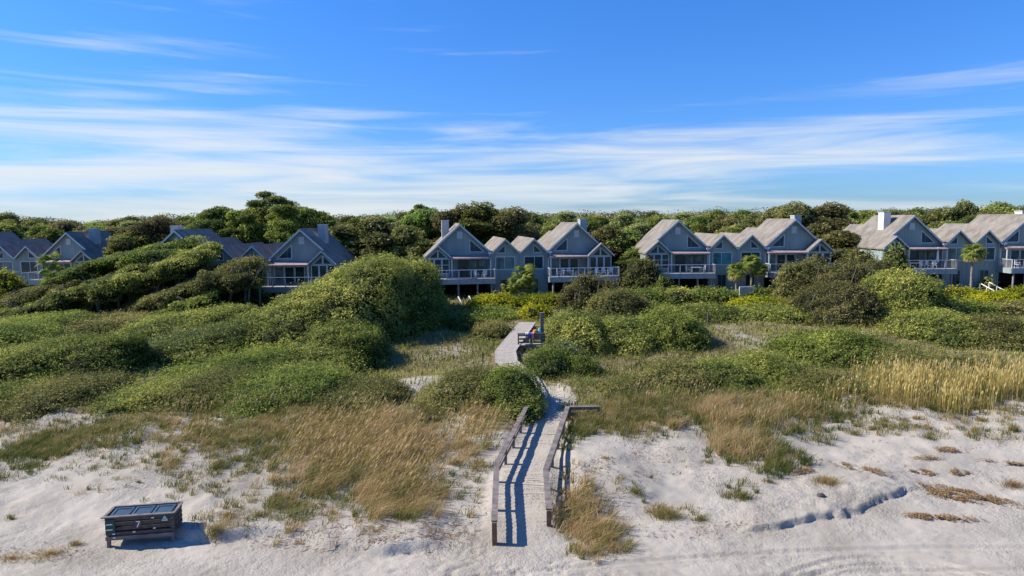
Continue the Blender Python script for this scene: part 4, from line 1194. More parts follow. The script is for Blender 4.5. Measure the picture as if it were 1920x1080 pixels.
palm(487, 512, 566, 80.5, 1.15, 'small orange-tinted palm at the corner of the half-hidden deck')
palm(95, 472, 520, 86, 1.6, 'pale-green palm rising behind the canopy before the farthest villa', 34, False)
palm(222, 520, 560, 80.0, 1.2, 'yellow-green palm in the gap under the long canopy', 24)
palm(202, 524, 565, 81.0, 1.2, 'palm next to the yellow-green one under the long canopy', 24)
palm(168, 552, 580, 77.5, 1.2, 'low dark fan palm beside the shaded fence', 24, False)
palm(250, 512, 550, 82.0, 1.1, 'palm with pale dead fronds deepest under the canopy', 22)
palm(262, 530, 560, 78.5, 1.0, 'grey-green low palm at the top of the olive ridge', 24, False)
S(-40, 45, 502, 560, 2.0, 'yellow', 'yellow-green bush in front of the farthest villa windows', 0, .15, Yc=88)
S(1500, 1560, 478, 520, 1.5, 'olive', 'small shrub beside the porch end of the three-palm villa', 0, .2, Yc=88)
S(1650, 1705, 462, 520, 2.0, 'green', 'green bush against the front corner of the chimney villa', 0, .2, Yc=88)
S(1570, 1650, 468, 520, 2.4, 'olive', 'bushy olive tree crown before the long pale roof', 0, .2, Yc=90)
S(1230, 1262, 515, 548, 1.0, 'dark', 'dark bush in the shade of the round shrub tree', 0, .2, Yc=86)
S(1840, 1868, 520, 548, 1.0, 'green', 'little green shrub by the ground door under the single palm', 0, .2, Yc=90)

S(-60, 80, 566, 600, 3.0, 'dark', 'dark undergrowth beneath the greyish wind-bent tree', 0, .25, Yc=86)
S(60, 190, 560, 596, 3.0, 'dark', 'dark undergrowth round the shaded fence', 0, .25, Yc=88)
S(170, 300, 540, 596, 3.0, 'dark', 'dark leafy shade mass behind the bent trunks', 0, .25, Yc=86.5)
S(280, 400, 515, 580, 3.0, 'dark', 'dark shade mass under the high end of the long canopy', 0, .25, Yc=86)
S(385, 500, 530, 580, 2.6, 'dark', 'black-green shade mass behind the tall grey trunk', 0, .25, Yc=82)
# ------------------------------------------------------------------ the wood behind the houses
def tree_variant(kind, seed, flat=1.0, nl=20, H=10.0, spread=4.2, s=.30, name='woodland_tree', cover=1.0):
    rng = np.random.default_rng(seed)
    lobes = []
    for k in range(nl):
        a = rng.uniform(0, 2 * math.pi); rr = spread * math.sqrt(rng.uniform(0, 1)) * .75
        z = H * rng.uniform(.42, .88) - rr * rr * .08 * flat
        r = spread * rng.uniform(.20, .42)
        lobes.append(((rr * math.cos(a), rr * math.sin(a), z), (r, r * rng.uniform(.85, 1.1), r * rng.uniform(.55, .8) / flat ** .5), rng.uniform(-.2, .2)))
    lobes.append(((0, 0, H - spread * .36), (spread * .45, spread * .45, spread * .36), 0))
    root = empty(name, (0, 0, 0))
    T, ti = blob_leaves(lobes, s, cover, rng, seed)
    LEAF_TOTAL[0] += len(ti)
    link('crown', tri_mesh('crown', T, M['wood_' + kind], ti), None, root)
    core_mb(lobes, .75).build('shaded_core', M['core'], root)
    m = MB(); m.tube([(0, 0, -.5), (.2, .1, H * .35), (0, 0, H * .7)], [.28, .22, .1], 7)
    for k in range(4):
        c = lobes[k][0]; m.tube([(.1, 0, H * .3), (c[0] * .5, c[1] * .5, H * .45), c], [.16, .1, .04], 5)
    m.build('trunk', M['bark'], root)
    return root
def wood_mat(name, stops):
    m = leaf_mat(name, stops, .38, .7, .12)
    t = m.node_tree
    oi = N(t, 'ShaderNodeObjectInfo'); hsv = N(t, 'ShaderNodeHueSaturation')
    h = math_node(t, 'MULTIPLY_ADD', oi.outputs['Random'], .05, .472)
    v = math_node(t, 'MULTIPLY_ADD', oi.outputs['Random'], .65, .68)
    t.links.new(h, hsv.inputs['Hue']); t.links.new(v, hsv.inputs['Value'])
    rampn = [n for n in t.nodes if n.type == 'VALTORGB'][0]
    t.links.new(rampn.outputs[0], hsv.inputs['Color'])
    for n in t.nodes:
        if n.type == 'BSDF_PRINCIPLED': t.links.new(hsv.outputs[0], n.inputs['Base Color'])
        if n.type == 'BSDF_TRANSLUCENT': t.links.new(hsv.outputs[0], n.inputs['Color'])
    return m
for k in ('green', 'dark', 'olive', 'lime', 'silver', 'brown'): M['wood_' + k] = wood_mat(k + '_wood_leaves', RAMPS[k])
VAR = [('green', 'green'), ('dark', 'dark green'), ('olive', 'olive'), ('silver', 'grey-green'), ('dark', 'dark green'), ('green', 'green'), ('olive', 'olive'), ('lime', 'yellow-green'), ('brown', 'brownish')]
TV = []
for i, (k, wd) in enumerate(VAR):
    TV.append([tree_variant(k, 100 + i, (1.0, 1.5, .8)[i % 3]), wd, False])
SKYX = [-200, 0, 60, 140, 170, 215, 330, 360, 400, 470, 560, 600, 640, 700, 760, 790, 830, 870, 900, 940, 975, 1000, 1100, 1180, 1280, 1380, 1460, 1480, 1540, 1600, 1630, 1700, 1760, 1810, 1850, 1920, 2100]
SKYY = [400, 402, 405, 414, 417, 412, 400, 403, 396, 398, 396, 402, 402, 403, 396, 394, 396, 390, 388, 390, 395, 398, 397, 393, 396, 393, 387, 383, 384, 386, 394, 390, 387, 382, 385, 381, 380]
PLACES = [(0, 'behind the farthest shaded villa'), (230, 'between the two shaded villas'), (640, 'behind the half-hidden villa'), (790, 'above the big green mound'), (1010, 'behind the boardwalk villa'), (1200, 'between the two middle villas'), (1560, 'behind the three-palm villa'), (9999, 'behind the chimney villa')]
def place_word(px):
    if px < 60: return PLACES[0][1]
    for lim, w in ((230, 'behind the farthest shaded villa'), (340, 'between the two shaded villas'), (640, 'behind the half-hidden villa'), (800, 'above the big green mound'), (1090, 'behind the boardwalk villa'), (1210, 'between the two middle villas'), (1560, 'behind the three-palm villa'), (9999, 'behind the chimney villa')):
        if px < lim: return w
def put_tree(i, px, ytop, Y, label=None, r=None, group='trees of the wood behind the villas'):
    v = TV[i]
    o = v[0] if not v[2] else copy_tree(v[0]); v[2] = True
    top = at(px, ytop, Y); g = 1.9
    Ht = top.z - g
    sc = Ht / 10.0
    rs = (r / 4.2) if r else sc * random.uniform(.85, 1.25)
    o.location = (top.x, Y, g); o.scale = (rs, rs, sc); o.rotation_euler = (0, 0, random.uniform(-.7, .7) if random.random() < .7 else random.uniform(0, 6.28))
    depth = 'front-row' if Y < 114 else 'second-row' if Y < 128 else 'middle' if Y < 155 else 'far'
    tag(o, label or f'{depth} {v[1]} tree crown in the wood {place_word(px)}', 'tree', group)
    return o
def villa_clear(x, y):
    for q in VOBJ:
        dx, dy = x - q.location.x, y - q.location.y
        a = q.rotation_euler.z; lx = dx * math.cos(a) + dy * math.sin(a); ly = -dx * math.sin(a) + dy * math.cos(a)
        if abs(lx) < 15.5 and ly < 21: return False
    return True
# the standout trees
put_tree(3, 700, 408, 99.5, 'large grey-green bushy tree filling the gap above the big mound', 6.4)
put_tree(6, 762, 422, 97.5, 'dense olive tree with bare twigs right beside the boardwalk villa chimney', 4.6)
put_tree(3, 640, 432, 101, 'grey-green bushy tree against the shaded roof corner', 4.4)
put_tree(4, 900, 382, 113.5, 'big dark tree rising highest above the narrow gables', 6.4)
put_tree(8, 868, 386, 114.5, 'brown-tinted tree crown left of the highest dark tree', 5.2)
put_tree(8, 967, 391, 113.5, 'dark reddish-brown tree crown between the ridges of the boardwalk villa', 4.8)
put_tree(7, 800, 390, 120, 'yellow-green tree crown above the chimney of the boardwalk villa', 5.0)
put_tree(7, 1103, 408, 118, 'small yellow-green tree crown peeking over the right-hand chimney', 3.4)
put_tree(6, 1140, 425, 103, 'olive tree filling the gap right of the boardwalk villa', 5.2)
put_tree(0, 1180, 432, 104, 'green tree in the gap beside the three-palm villa', 5.0)
put_tree(4, 1195, 465, 97, 'low dark tree in the shade between the middle villas', 3.6)
put_tree(6, 1580, 432, 100, 'olive tree in the gap beside the long pale roof', 5.6)
put_tree(2, 1545, 440, 105, 'olive tree behind the porch end of the three-palm villa', 5.0)
put_tree(8, 1490, 381, 132, 'brown-tinted crown at the top of the rise behind the right-hand ridge', 6.2)
put_tree(8, 1560, 382, 134, 'second brown-tinted crown along the top of the rise', 6.6)
put_tree(3, 1810, 377, 150, 'blue-green crown standing proud of the skyline behind the long pale roof', 5.0)
put_tree(8, 300, 408, 104, 'rusty-leaved tree between the two shaded villas', 4.4)
put_tree(0, 255, 432, 101, 'green tree beside the shaded chimney villa', 4.6)
# bright trees on the left: layered umbrella crown and its neighbours
def layered_tree(px, Y, plates, kind, label, tb=0.0):
    rng = np.random.default_rng(int(px)); base = at(px, 500, Y); g = 1.8
    lobes = []
    for (x, y, rxp, rzp) in plates:
        c = at(x, y, Y); lobes.append(((c.x - base.x, rng.uniform(-1.2, 1.2), c.z - g), (rxp / 1280 * Y, rxp / 1280 * Y * .8, rzp / 1280 * Y), rng.uniform(-.08, .08)))
    root = empty('layered_tree', (base.x, Y, g), 0, label, 'tree')
    T, ti = blob_leaves(lobes, .27, 1.5, rng, int(px)); LEAF_TOTAL[0] += len(ti)
    link('crown', tri_mesh('crown', T, M['leaf_' + kind], ti + tb), None, root)
    core_mb(lobes, .7).build('shaded_core', M['core'], root)
    m = MB(); topz = max(l[0][2] for l in lobes)
    m.tube([(0, 0, -.4), (.3, 0, topz * .4), (.1, 0, topz * .75), (0, 0, topz)], [.32, .26, .16, .06], 7)
    for l in lobes: m.tube([(.2, 0, max(2, l[0][2] * .55)), (l[0][0] * .5, l[0][1] * .5, l[0][2] * .8), l[0]], [.14, .09, .03], 5)
    m.build('trunk', M['bark'], root)
layered_tree(512, 112, [(500, 366, 16, 6), (522, 377, 22, 8), (485, 384, 22, 8), (535, 385, 18, 9), (508, 396, 30, 9), (470, 398, 18, 7), (545, 398, 20, 10), (500, 412, 34, 12), (460, 412, 20, 9)], 'green', 'tall umbrella-crowned tree standing highest of all against the clouds', .06)
layered_tree(545, 106, [(535, 393, 26, 9), (560, 400, 24, 11), (520, 410, 28, 12), (548, 420, 34, 14), (575, 412, 20, 12), (505, 430, 26, 12), (540, 442, 36, 14)], 'lime', 'bright yellow-green tree directly behind the half-hidden villa roof', .0)
layered_tree(420, 110, [(408, 398, 24, 9), (388, 410, 24, 10), (425, 412, 24, 10), (400, 424, 34, 12), (438, 432, 30, 12), (375, 432, 26, 12), (455, 440, 24, 10)], 'lime', 'layered green tree left of the umbrella-crowned one', -.14)
layered_tree(455, 108, [(445, 404, 18, 8), (468, 408, 20, 8), (455, 420, 28, 9), (480, 428, 26, 9), (440, 436, 26, 9), (470, 444, 30, 9)], 'lime', 'bright layered tree between the umbrella-crowned one and the dark roof ridge', -.06)
layered_tree(590, 115, [(580, 402, 20, 9), (598, 408, 18, 10), (612, 418, 18, 12), (590, 425, 26, 14)], 'dark', 'dark small-crowned tree right of the bright yellow-green one', .1)
layered_tree(788, 128, [(786, 388, 9, 4), (795, 393, 12, 5), (780, 398, 12, 5), (788, 408, 18, 8)], 'dark', 'small dark tufted tree top poking above the skyline by the villa chimney', 0)
# rows of the wood
for (Y, off, step) in ((104, 52, 92), (112, 42, 86), (121, 32, 78), (131, 22, 74), (143, 13, 66), (157, 6, 58), (172, 1, 52)):
    px = -70 + random.uniform(0, 30)
    while px < 1990:
        x = at(px, 450, Y).x
        if villa_clear(x, Y):
            i = random.choice((0, 1, 2, 2, 3, 4, 5, 6, 1, 8 if random.random() < .35 else 2, 7 if (px < 700 and random.random() < .5) else 0))
            yt = float(np.interp(px, SKYX, SKYY)) + off + random.uniform(-7, 9)
            if Y > 140: yt = float(np.interp(px, SKYX, SKYY)) + off + abs(random.gauss(0, 3)) - (6 if random.random() < .12 else 0)
            put_tree(i, px, yt, Y + random.uniform(-3, 3), r=random.uniform(3.6, 5.6) * (1 + (Y - 104) / 260))
        px += step * random.uniform(.75, 1.25)
for v in TV:
    if not v[2]: put_tree(TV.index(v), 300, 430, 112)
# far wood as one mass
rng = np.random.default_rng(77)
FV, FT = [], []
Yk = 186.0
while Yk < 1500:
    n = int(max(24, 1.75 * Yk / (7.2 * (Yk / 186) ** .8)))
    for k in range(n):
        Yt = Yk * rng.uniform(.96, 1.04); x = rng.uniform(-.85, .85) * Yt
        px = 960 + 1280 * x / Yt
        r = rng.uniform(3.8, 6.0) * (Yk / 186) ** .55
        zs = at(px, float(np.interp(px, SKYX, SKYY)) + rng.uniform(-1.5, 5.0), Yt).z
        zt = min(zs, 15.2 + rng.uniform(-1, .5)) + (.8 if rng.uniform() < .05 else 0)
        nl = 140
        d = rng.normal(0, 1, (nl, 3)); d /= np.linalg.norm(d, axis=1, keepdims=True); d[:, 2] = np.abs(d[:, 2]); d[:, 1] = -np.abs(d[:, 1]) * np.sign(rng.uniform(-1, 3, nl))
        a = vnoise3(d * 2.2 + k, 7) - .5
        q = d * np.array([r, r, r * .72]) * (1 + .5 * a)[:, None]
        P = q + np.array([x, Yt, zt - r * .72])
        FV.append(leaf_tris(P, d * .6 + np.array([0, 0, .4]), .42 * (Yk / 186) ** .75, rng)); FT.append(.30 + a * .7 + rng.normal(0, .12, nl) + rng.normal(0, .10))
    Yk *= 1.075
FV = np.concatenate(FV); FT = np.concatenate(FT); LEAF_TOTAL[0] += len(FT)
far = link('far_wood', tri_mesh('far_wood', FV, M['leaf_olive'], FT)); tag(far, 'unbroken dark wood of low evergreen trees running back to the horizon', 'woodland', None, 'stuff')
# the floor of leaves under that wood: a rough canopy sheet that closes the gaps
yy = np.concatenate([np.linspace(100, 200, 26), np.geomspace(210, 5500, 34)]); uu = np.linspace(-1, 1, 120)
GX = uu[None, :] * yy[:, None] * .95; GY = np.repeat(yy[:, None], 120, 1)
base = np.interp(GY, [100, 118, 150, 200, 5500], [1.6, 4.0, 8.0, 10.3, 10.5])
GZ = base + fbm(GX, GY, 14, 3, 5) * 2.5
nr2, nc2 = GX.shape; ii = np.arange((nr2 - 1) * (nc2 - 1)); b0 = (ii // (nc2 - 1)) * nc2 + ii % (nc2 - 1)
FF = np.stack([b0, b0 + 1, b0 + nc2 + 1, b0 + nc2], -1)
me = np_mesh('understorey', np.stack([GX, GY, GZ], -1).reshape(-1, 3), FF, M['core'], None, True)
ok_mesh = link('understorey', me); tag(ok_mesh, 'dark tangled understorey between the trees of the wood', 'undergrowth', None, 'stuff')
print('LEAVES', LEAF_TOTAL[0])
# ------------------------------------------------------------------ labels of the wood: one of a kind gets its own words
from collections import defaultdict
by = defaultdict(list)
for o in scene.objects:
    if o.get('group') == 'trees of the wood behind the villas': by[o['label']].append(o)
ORD = ['first', 'second', 'third', 'fourth', 'fifth', 'sixth', 'seventh', 'eighth', 'ninth', 'tenth', 'eleventh', 'twelfth', 'thirteenth', 'fourteenth', 'fifteenth']
for lab, lst in by.items():
    if len(lst) > 1:
        lst.sort(key=lambda q: q.location.x / q.location.y)
        for k, q in enumerate(lst): q['label'] = lab.replace(' crown in the wood', ' in the wood').replace('the ', '', 0) + f', {ORD[k]} from left'

# ------------------------------------------------------------------ dune grass
def blades(P, h, w, lean, tint, rng, bend=.35):
    n = len(P)
    a = rng.uniform(0, 2 * math.pi, n)
    side = np.stack([np.cos(a), np.sin(a) * .5, np.zeros(n)], 1) * (w / 2)[:, None]
    dirv = np.stack([rng.normal(0, .22, n) + lean, rng.normal(0, .24, n), np.ones(n)], 1)
    dirv /= np.linalg.norm(dirv, axis=1, keepdims=True)
    mid = P + dirv * (h * .55)[:, None]
    out = np.stack([rng.normal(0, 1, n) * .5 + lean * 1.5 + .12, rng.normal(0, .5, n), np.zeros(n)], 1)
    tip = P + dirv * h[:, None] + out * (h * bend)[:, None] - np.array([0, 0, 1]) * (h * bend * .35)[:, None]
    b0, b1, m0, m1 = P - side, P + side, mid - side * .8, mid + side * .8
    V = np.stack([b0, b1, m1, b0, m1, m0, m0, m1, tip], 1).reshape(-1, 3)
    T = (tint[:, None] + np.array([-.18, -.18, .02, -.18, .02, .02, .02, .02, .13])[None, :]).ravel()
    return V, T
grng = np.random.default_rng(21)
def scatter_zone(px, py, rx, ry, dens, clump=.55, seed=0):
    X, Y, RX, RY = zone(px, py, rx, ry)
    RY = min(RY, max(RX * 1.2, 1.2))
    n = int(4 * RX * RY * dens * 1.5)
    x = X + grng.uniform(-1.15, 1.15, n) * RX; y = Y + grng.uniform(-1.15, 1.15, n) * RY
    d = np.hypot((x - X) / RX, (y - Y) / RY) + fbm(x, y, 1.1, 3, 31 + seed) * .7
    cl = sst(-.22, .22, fbm(x, y, .55, 3, 44 + seed) + (clump - .5) * .6)
    wd, _ = walk_dist(x, y, 3)
    k = (grng.uniform(0, 1, n) < (1 - sst(.6, 1.1, d)) * (.10 + .9 * cl)) & (wd > 1.08)
    x, y = x[k], y[k]
    return np.stack([x, y, zterr(x, y, False) - .03], 1), cl[k]
ZG = [(460, 965, 120, 40, 130, .42, .5, .25), (560, 940, 80, 50, 150, .5, .5, .3), (880, 880, 50, 60, 150, .6, .66, .35), (230, 860, 120, 34, 90, .4, .42, .25),
    (1210, 800, 90, 30, 200, .6, .4, .15), (1320, 800, 80, 34, 220, .7, .45, .15), (1620, 800, 80, 26, 150, .5, .4, .1),(1830, 750, 165, 34, 230, .8, .50, .05), (1735, 758, 100, 24, 200, .7, .46, .05), 
     # px, py, rx, ry, blades per m2, height, tint, lean
    (640, 870, 150, 105, 260, 1.05, .66, .50), (735, 935, 95, 62, 340, 1.10, .70, .55), (690, 825, 120, 45, 260, 1.05, .72, .45), (590, 945, 90, 50, 220, .60, .42, .45),
    (860, 850, 75, 70, 210, .75, .74, .40), (905, 790, 55, 40, 200, .80, .70, .30), (770, 880, 60, 60, 240, .85, .68, .55), (800, 900, 70, 50, 120, .5, .5, .4),
    (430, 850, 130, 50, 300, .50, .42, .35), (380, 905, 70, 36, 220, .42, .38, .2), (250, 815, 230, 36, 300, .50, .48, .3), (35, 865, 90, 55, 380, .55, .32, .3), (130, 830, 130, 30, 280, .5, .38, .3),
    (620, 790, 190, 28, 260, .5, .5, .3), (800, 785, 120, 22, 160, .6, .6, .3), (460, 985, 75, 26, 80, .40, .48, .2), (390, 985, 40, 25, 140, .42, .55, .2), (500, 940, 60, 40, 70, .35, .45, .2),
    (300, 940, 40, 15, 60, .3, .5, .2), (150, 870, 60, 40, 60, .35, .35, .2), (190, 915, 60, 16, 60, .3, .45, .2), (520, 800, 90, 30, 150, .5, .55, .3), (350, 790, 200, 16, 120, .35, .65, .3),
    (470, 825, 170, 42, 150, .5, .5, .35), (120, 805, 180, 26, 130, .45, .5, .3), (330, 870, 130, 36, 90, .4, .4, .3), (560, 800, 150, 30, 150, .6, .58, .4), (640, 990, 150, 22, 90, .4, .72, .3), (860, 925, 70, 40, 90, .4, .6, .35),
    (20, 980, 30, 10, 60, .3, .5, .2), (60, 1045, 70, 16, 110, .25, .75, .2), (290, 760, 200, 14, 120, .4, .6, .3),
    (1092, 975, 66, 52, 520, .85, .80, .35), (1110, 1015, 66, 40, 460, .60, .82, .3), (1055, 950, 30, 40, 220, .6, .8, .2), (1150, 1005, 35, 35, 260, .55, .5, .45),
    (1085, 900, 34, 40, 260, .6, .55, .2), (1075, 820, 34, 40, 300, .65, .35, .2),
    (1062, 850, 24, 60, 300, .6, .35, .2), (1120, 800, 75, 32, 320, .75, .34, .2), (1225, 775, 120, 32, 320, .75, .38, .1), (1330, 765, 110, 24, 170, .6, .45, .1), (1400, 790, 90, 42, 420, 1.15, .66, .12),
    (1425, 855, 76, 44, 440, .85, .34, .15), (1395, 845, 58, 48, 380, 1.25, .82, .2), (1385, 925, 38, 24, 170, .45, .36, .1), (1350, 860, 35, 25, 120, .5, .4, .1), (1250, 955, 42, 24, 260, .42, .50, .2), (1312, 968, 26, 14, 200, .3, .42, .1),
    (1175, 920, 40, 18, 120, .35, .52, .1), (1500, 805, 60, 40, 210, .6, .42, .1), (1545, 765, 95, 30, 320, .85, .38, .1), (1450, 765, 95, 30, 320, .85, .42, .1),
    (1700, 812, 60, 18, 180, .4, .36, .1), (1760, 795, 160, 14, 120, .35, .48, .1), (1862, 812, 60, 24, 210, .42, .33, .1), (1905, 770, 40, 20, 150, .5, .5, .1), (1640, 745, 90, 16, 170, .6, .5, .1), (1590, 790, 60, 20, 110, .4, .4, .1),
    (1200, 880, 70, 40, 14, .22, .5, .3), (1300, 860, 60, 40, 14, .22, .45, .3), (1490, 860, 50, 25, 60, .4, .45, .1)]
VS, TS = [], []
for i, (px, py, rx, ry, de, h, ti, lean) in enumerate(ZG):
    C, cl = scatter_zone(px, py, rx, ry, de / 17.0, .66, i)          # the feet of the single tussocks
    if len(C) == 0: continue
    nb = np.maximum(6, (grng.lognormal(2.9, .45, len(C)) * (.5 + .5 * cl)).astype(int))
    idx = np.repeat(np.arange(len(C)), nb); n = len(idx)
    th_ = grng.normal(0, .19, len(C)); hh_ = h * grng.uniform(.55, 1.2, len(C)) * (.65 + .35 * cl); rad = grng.uniform(.08, .30, len(C))
    a_ = grng.uniform(0, 6.283, n); rr_ = np.sqrt(grng.uniform(0, 1, n)) * rad[idx]
    P = C[idx].copy(); P[:, 0] += np.cos(a_) * rr_; P[:, 1] += np.sin(a_) * rr_
    hh = hh_[idx] * grng.uniform(.55, 1.08, n)
    w = grng.uniform(.013, .030, n) * (1 + .15 * (P[:, 1] - 28) / 10)
    tt = ti + th_[idx] * 1.2 + grng.normal(0, .12, n) + .7 * fbm(P[:, 0], P[:, 1], 2.2, 3, 61)
    lx = lean + np.cos(a_) * rr_ / rad[idx] * .32
    V, T = blades(P, hh, w, lx, tt, grng, .42)
    VS.append(V); TS.append(T)
V = np.concatenate(VS); T = np.concatenate(TS)
GM_N = len(T)
me = np_mesh('dune_grass', V, np.arange(len(V)).reshape(-1, 3), M['leaf_straw'], {'tint': np.clip(T, 0, 1)})
tag(link('dune_grass', me), 'green and straw-coloured dune grass leaning over the sand', 'grass', None, 'stuff')
# countable dry tufts that stand apart on the sand
def tuft(px, py, r, h, n, ti, lean, label, kind='straw'):
    g = ground(px, py); rng = np.random.default_rng(int(px + py))
    a = rng.uniform(0, 6.28, n); q = np.abs(rng.normal(0, .5, n)) * r
    P = np.stack([np.cos(a) * q, np.sin(a) * q * .8, np.zeros(n)], 1)
    P[:, 2] = zterr(P[:, 0] + g.x, P[:, 1] + g.y, False) - g.z - .02
    V, T = blades(P, h * rng.uniform(.5, 1.1, n), rng.uniform(.010, .022, n), lean, ti + rng.normal(0, .15, n), rng, .6)
    V[:, 0] += np.repeat(P[:, 0] * .5, 9) * np.tile(np.array([0, 0, .6, 0, .6, .6, .6, .6, 1.3]), n)
    me = np_mesh('grass_tuft', V, np.arange(len(V)).reshape(-1, 3), M['leaf_' + kind], {'tint': np.clip(T, 0, 1)})
    o = link('grass_tuft', me); o.location = (g.x, g.y, g.z); return tag(o, label, 'grass tuft', 'grass tufts standing alone on the sand')
tuft(1549, 905, .62, .34, 700, .72, .05, 'low pale-straw tuft by the end of the curved sand scarp')
tuft(1898, 912, .60, .34, 420, .62, .25, 'brown brittle tuft at the beach edge past the seaweed streaks', 'wrack')
tuft(1392, 938, .45, .42, 500, .40, .1, 'green tuft just below the tall golden clump on the white sand')
tuft(1248, 972, .60, .45, 900, .55, .1, 'round olive tuft on the bare sand right of the cascading brown grass')
tuft(1312, 978, .35, .25, 300, .40, .1, 'small green tuft beside the round olive tuft')
tuft(95, 1042, .50, .25, 320, .8, .2, 'low straw tuft on the beach in front of the bin stand')
tuft(20, 1050, .55, .22, 300, .72, .2, 'flat straw patch at the corner of the beach')
tuft(140, 1022, .28, .30, 160, .65, .1, 'thin tuft between the straw tuft and the bin stand', 'straw')
tuft(20, 975, .22, .30, 120, .40, .1, 'lone small green tuft on the smooth sand')
tuft(402, 1000, .40, .42, 420, .55, .15, 'tuft of stiff stems in the shadow tip of the bin stand')
tuft(1190, 925, .40, .30, 260, .5, .1, 'thin grey-green tuft between twigs on the white slope')
tuft(1135, 860, .25, .25, 90, .75, .1, 'tiny orange-tipped tuft high on the white slope')
tuft(1440, 905, .30, .25, 160, .5, .1, 'small tuft at the shaded foot of the golden clump')

# sea oats: tall stalks with heavy heads
def oats(zs, name, label, hmul=1.0, mat='leaf_oats'):
    VS, TS = [], []
    for (px, py, rx, ry, de, h, lean) in zs:
        P, cl = scatter_zone(px, py, rx, ry, de, .75, 7)
        n = len(P)
        hh = h * grng.uniform(.65, 1.1, n) * hmul
        w = np.full(n, .016)
        dirv = np.stack([grng.normal(lean, .07, n), grng.normal(0, .07, n), np.ones(n)], 1)
        ar = grng.uniform(0, 6.283, n)
        side = np.stack([np.cos(ar), np.sin(ar), np.zeros(n)], 1) * (.013 if mat == 'leaf_oats' else .010)
        top = P + dirv * hh[:, None]; k = P + dirv * (hh * .78)[:, None]
        tw = side * grng.uniform(1.1, 2.2, n)[:, None]
        head = np.stack([k, (k + top) / 2 + tw + np.array([.03, 0, 0]), top + np.array([.04, 0, -.02])], 1)
        head2 = np.stack([k, (k + top) / 2 - tw, top + np.array([.04, 0, -.02])], 1)
        st1 = np.stack([P - side, P + side, k + side * .6], 1); st2 = np.stack([P - side, k + side * .6, k - side * .6], 1)
        VS.append(np.stack([st1, st2, head, head2], 1).reshape(-1, 3))
        b = grng.normal(.50, .16, n)
        TS.append(np.stack([b, b, b + .4, b + .35], 1).ravel())
    V = np.concatenate(VS); T = np.concatenate(TS)
    me = np_mesh(name, V, np.arange(len(V)).reshape(-1, 3), M[mat], {'tint': np.repeat(np.clip(T, 0, 1), 3)})
    tag(link(name, me), label, 'sea oats', None, 'stuff')
oats([(1830, 742, 170, 40, 30, 1.55, .03), (1735, 752, 110, 28, 20, 1.35, .03), (1620, 745, 90, 20, 14, 1.1, .03), (1905, 712, 70, 24, 26, 1.5, .03), (1530, 765, 90, 18, 8, 1.0, .05)], 'sea_oats', 'tall golden sea oats standing along the dune front')
oats([(640, 840, 150, 70, 26, 1.15, .50), (740, 900, 90, 60, 30, 1.2, .52), (870, 820, 80, 50, 26, 1.05, .38), (1400, 805, 60, 30, 18, 1.2, .12), (1250, 760, 110, 24, 6, 1.2, .2), (1100, 960, 50, 40, 14, .8, .3), (430, 775, 160, 14, 12, 1.0, .25), (330, 830, 120, 20, 8, .8, .3), (880, 765, 60, 18, 12, 1.2, .25), (960, 745, 40, 14, 6, 1.2, .2)],
     'sea_oats', 'bleached dry sea-oat stems leaning over the dune grass', 1.0, 'leaf_straw')

# low growth of the hollows: short tufts where the ground is covered
def cover(n, y0, y1, h, w, name, label, mat, tint, seed, thr=.5):
    y = np.exp(grng.uniform(math.log(y0), math.log(y1), n)); x = grng.uniform(-1, 1, n) * (y * .82 + 3)
    v = veg_mask(x, y); pt = sst(-.16, .16, fbm(x, y, 2.4, 4, seed) + thr - .5)
    wd, _ = walk_dist(x, y)
    k = (grng.uniform(0, 1, n) < v * 1.15 * pt) & (wd > 1.1)
    x, y = x[k], y[k]; n = len(x)
    P = np.stack([x, y, zterr(x, y, False) - .02], 1)
    tt = tint + .9 * fbm(x, y, 4.5, 3, seed + 2) + grng.normal(0, .14, n)
    sc = (y / 50) ** .8
    V, T = blades(P, h * grng.uniform(.4, 1.2, n) * (.5 + .9 * pt[k]), w * sc * grng.uniform(.7, 1.4, n), .15, tt, grng, .6)
    me = np_mesh(name, V, np.arange(len(V)).reshape(-1, 3), M[mat], {'tint': np.clip(T, 0, 1)})
    tag(link(name, me), label, 'ground cover', None, 'stuff')
cover(85000, 35, 88, .36, .050, 'ground_cover', 'low olive and green ground cover between the bushes', 'leaf_olive', .62, 200, .70)
cover(44000, 36, 80, .40, .030, 'meadow_grass', 'thin yellowing grass in the hollows between the bushes', 'leaf_straw', .42, 300, .5)
cover(60000, 38, 90, .52, .065, 'creeping_shrubs', 'low creeping green shrubs spreading over the dune slope', 'leaf_green', .62, 400, .52)

# fallen stems and leaf litter lying on the sand
def litter(zs, name, label, mat, tint):
    VS, TS = [], []
    for (px, py, rx, ry, de, L) in zs:
        P, cl = scatter_zone(px, py, rx, ry, de, .5, 11); n = len(P)
        a = grng.normal(.4, .8, n); l = L * grng.uniform(.4, 1.4, n)
        d = np.stack([np.cos(a), np.sin(a), grng.normal(.05, .12, n)], 1) * l[:, None] / 2
        s = np.stack([-np.sin(a), np.cos(a), np.zeros(n)], 1) * grng.uniform(.008, .02, n)[:, None]
        C = P + np.array([0, 0, .055])
        VS.append(np.stack([C - d - s, C + d, C - d + s], 1).reshape(-1, 3)); TS.append(tint + grng.normal(0, .25, n))
    V = np.concatenate(VS); T = np.concatenate(TS)
    me = np_mesh(name, V, np.arange(len(V)).reshape(-1, 3), M[mat], {'tint': np.repeat(np.clip(T, 0, 1), 3)})
    tag(link(name, me), label, 'litter', None, 'stuff')
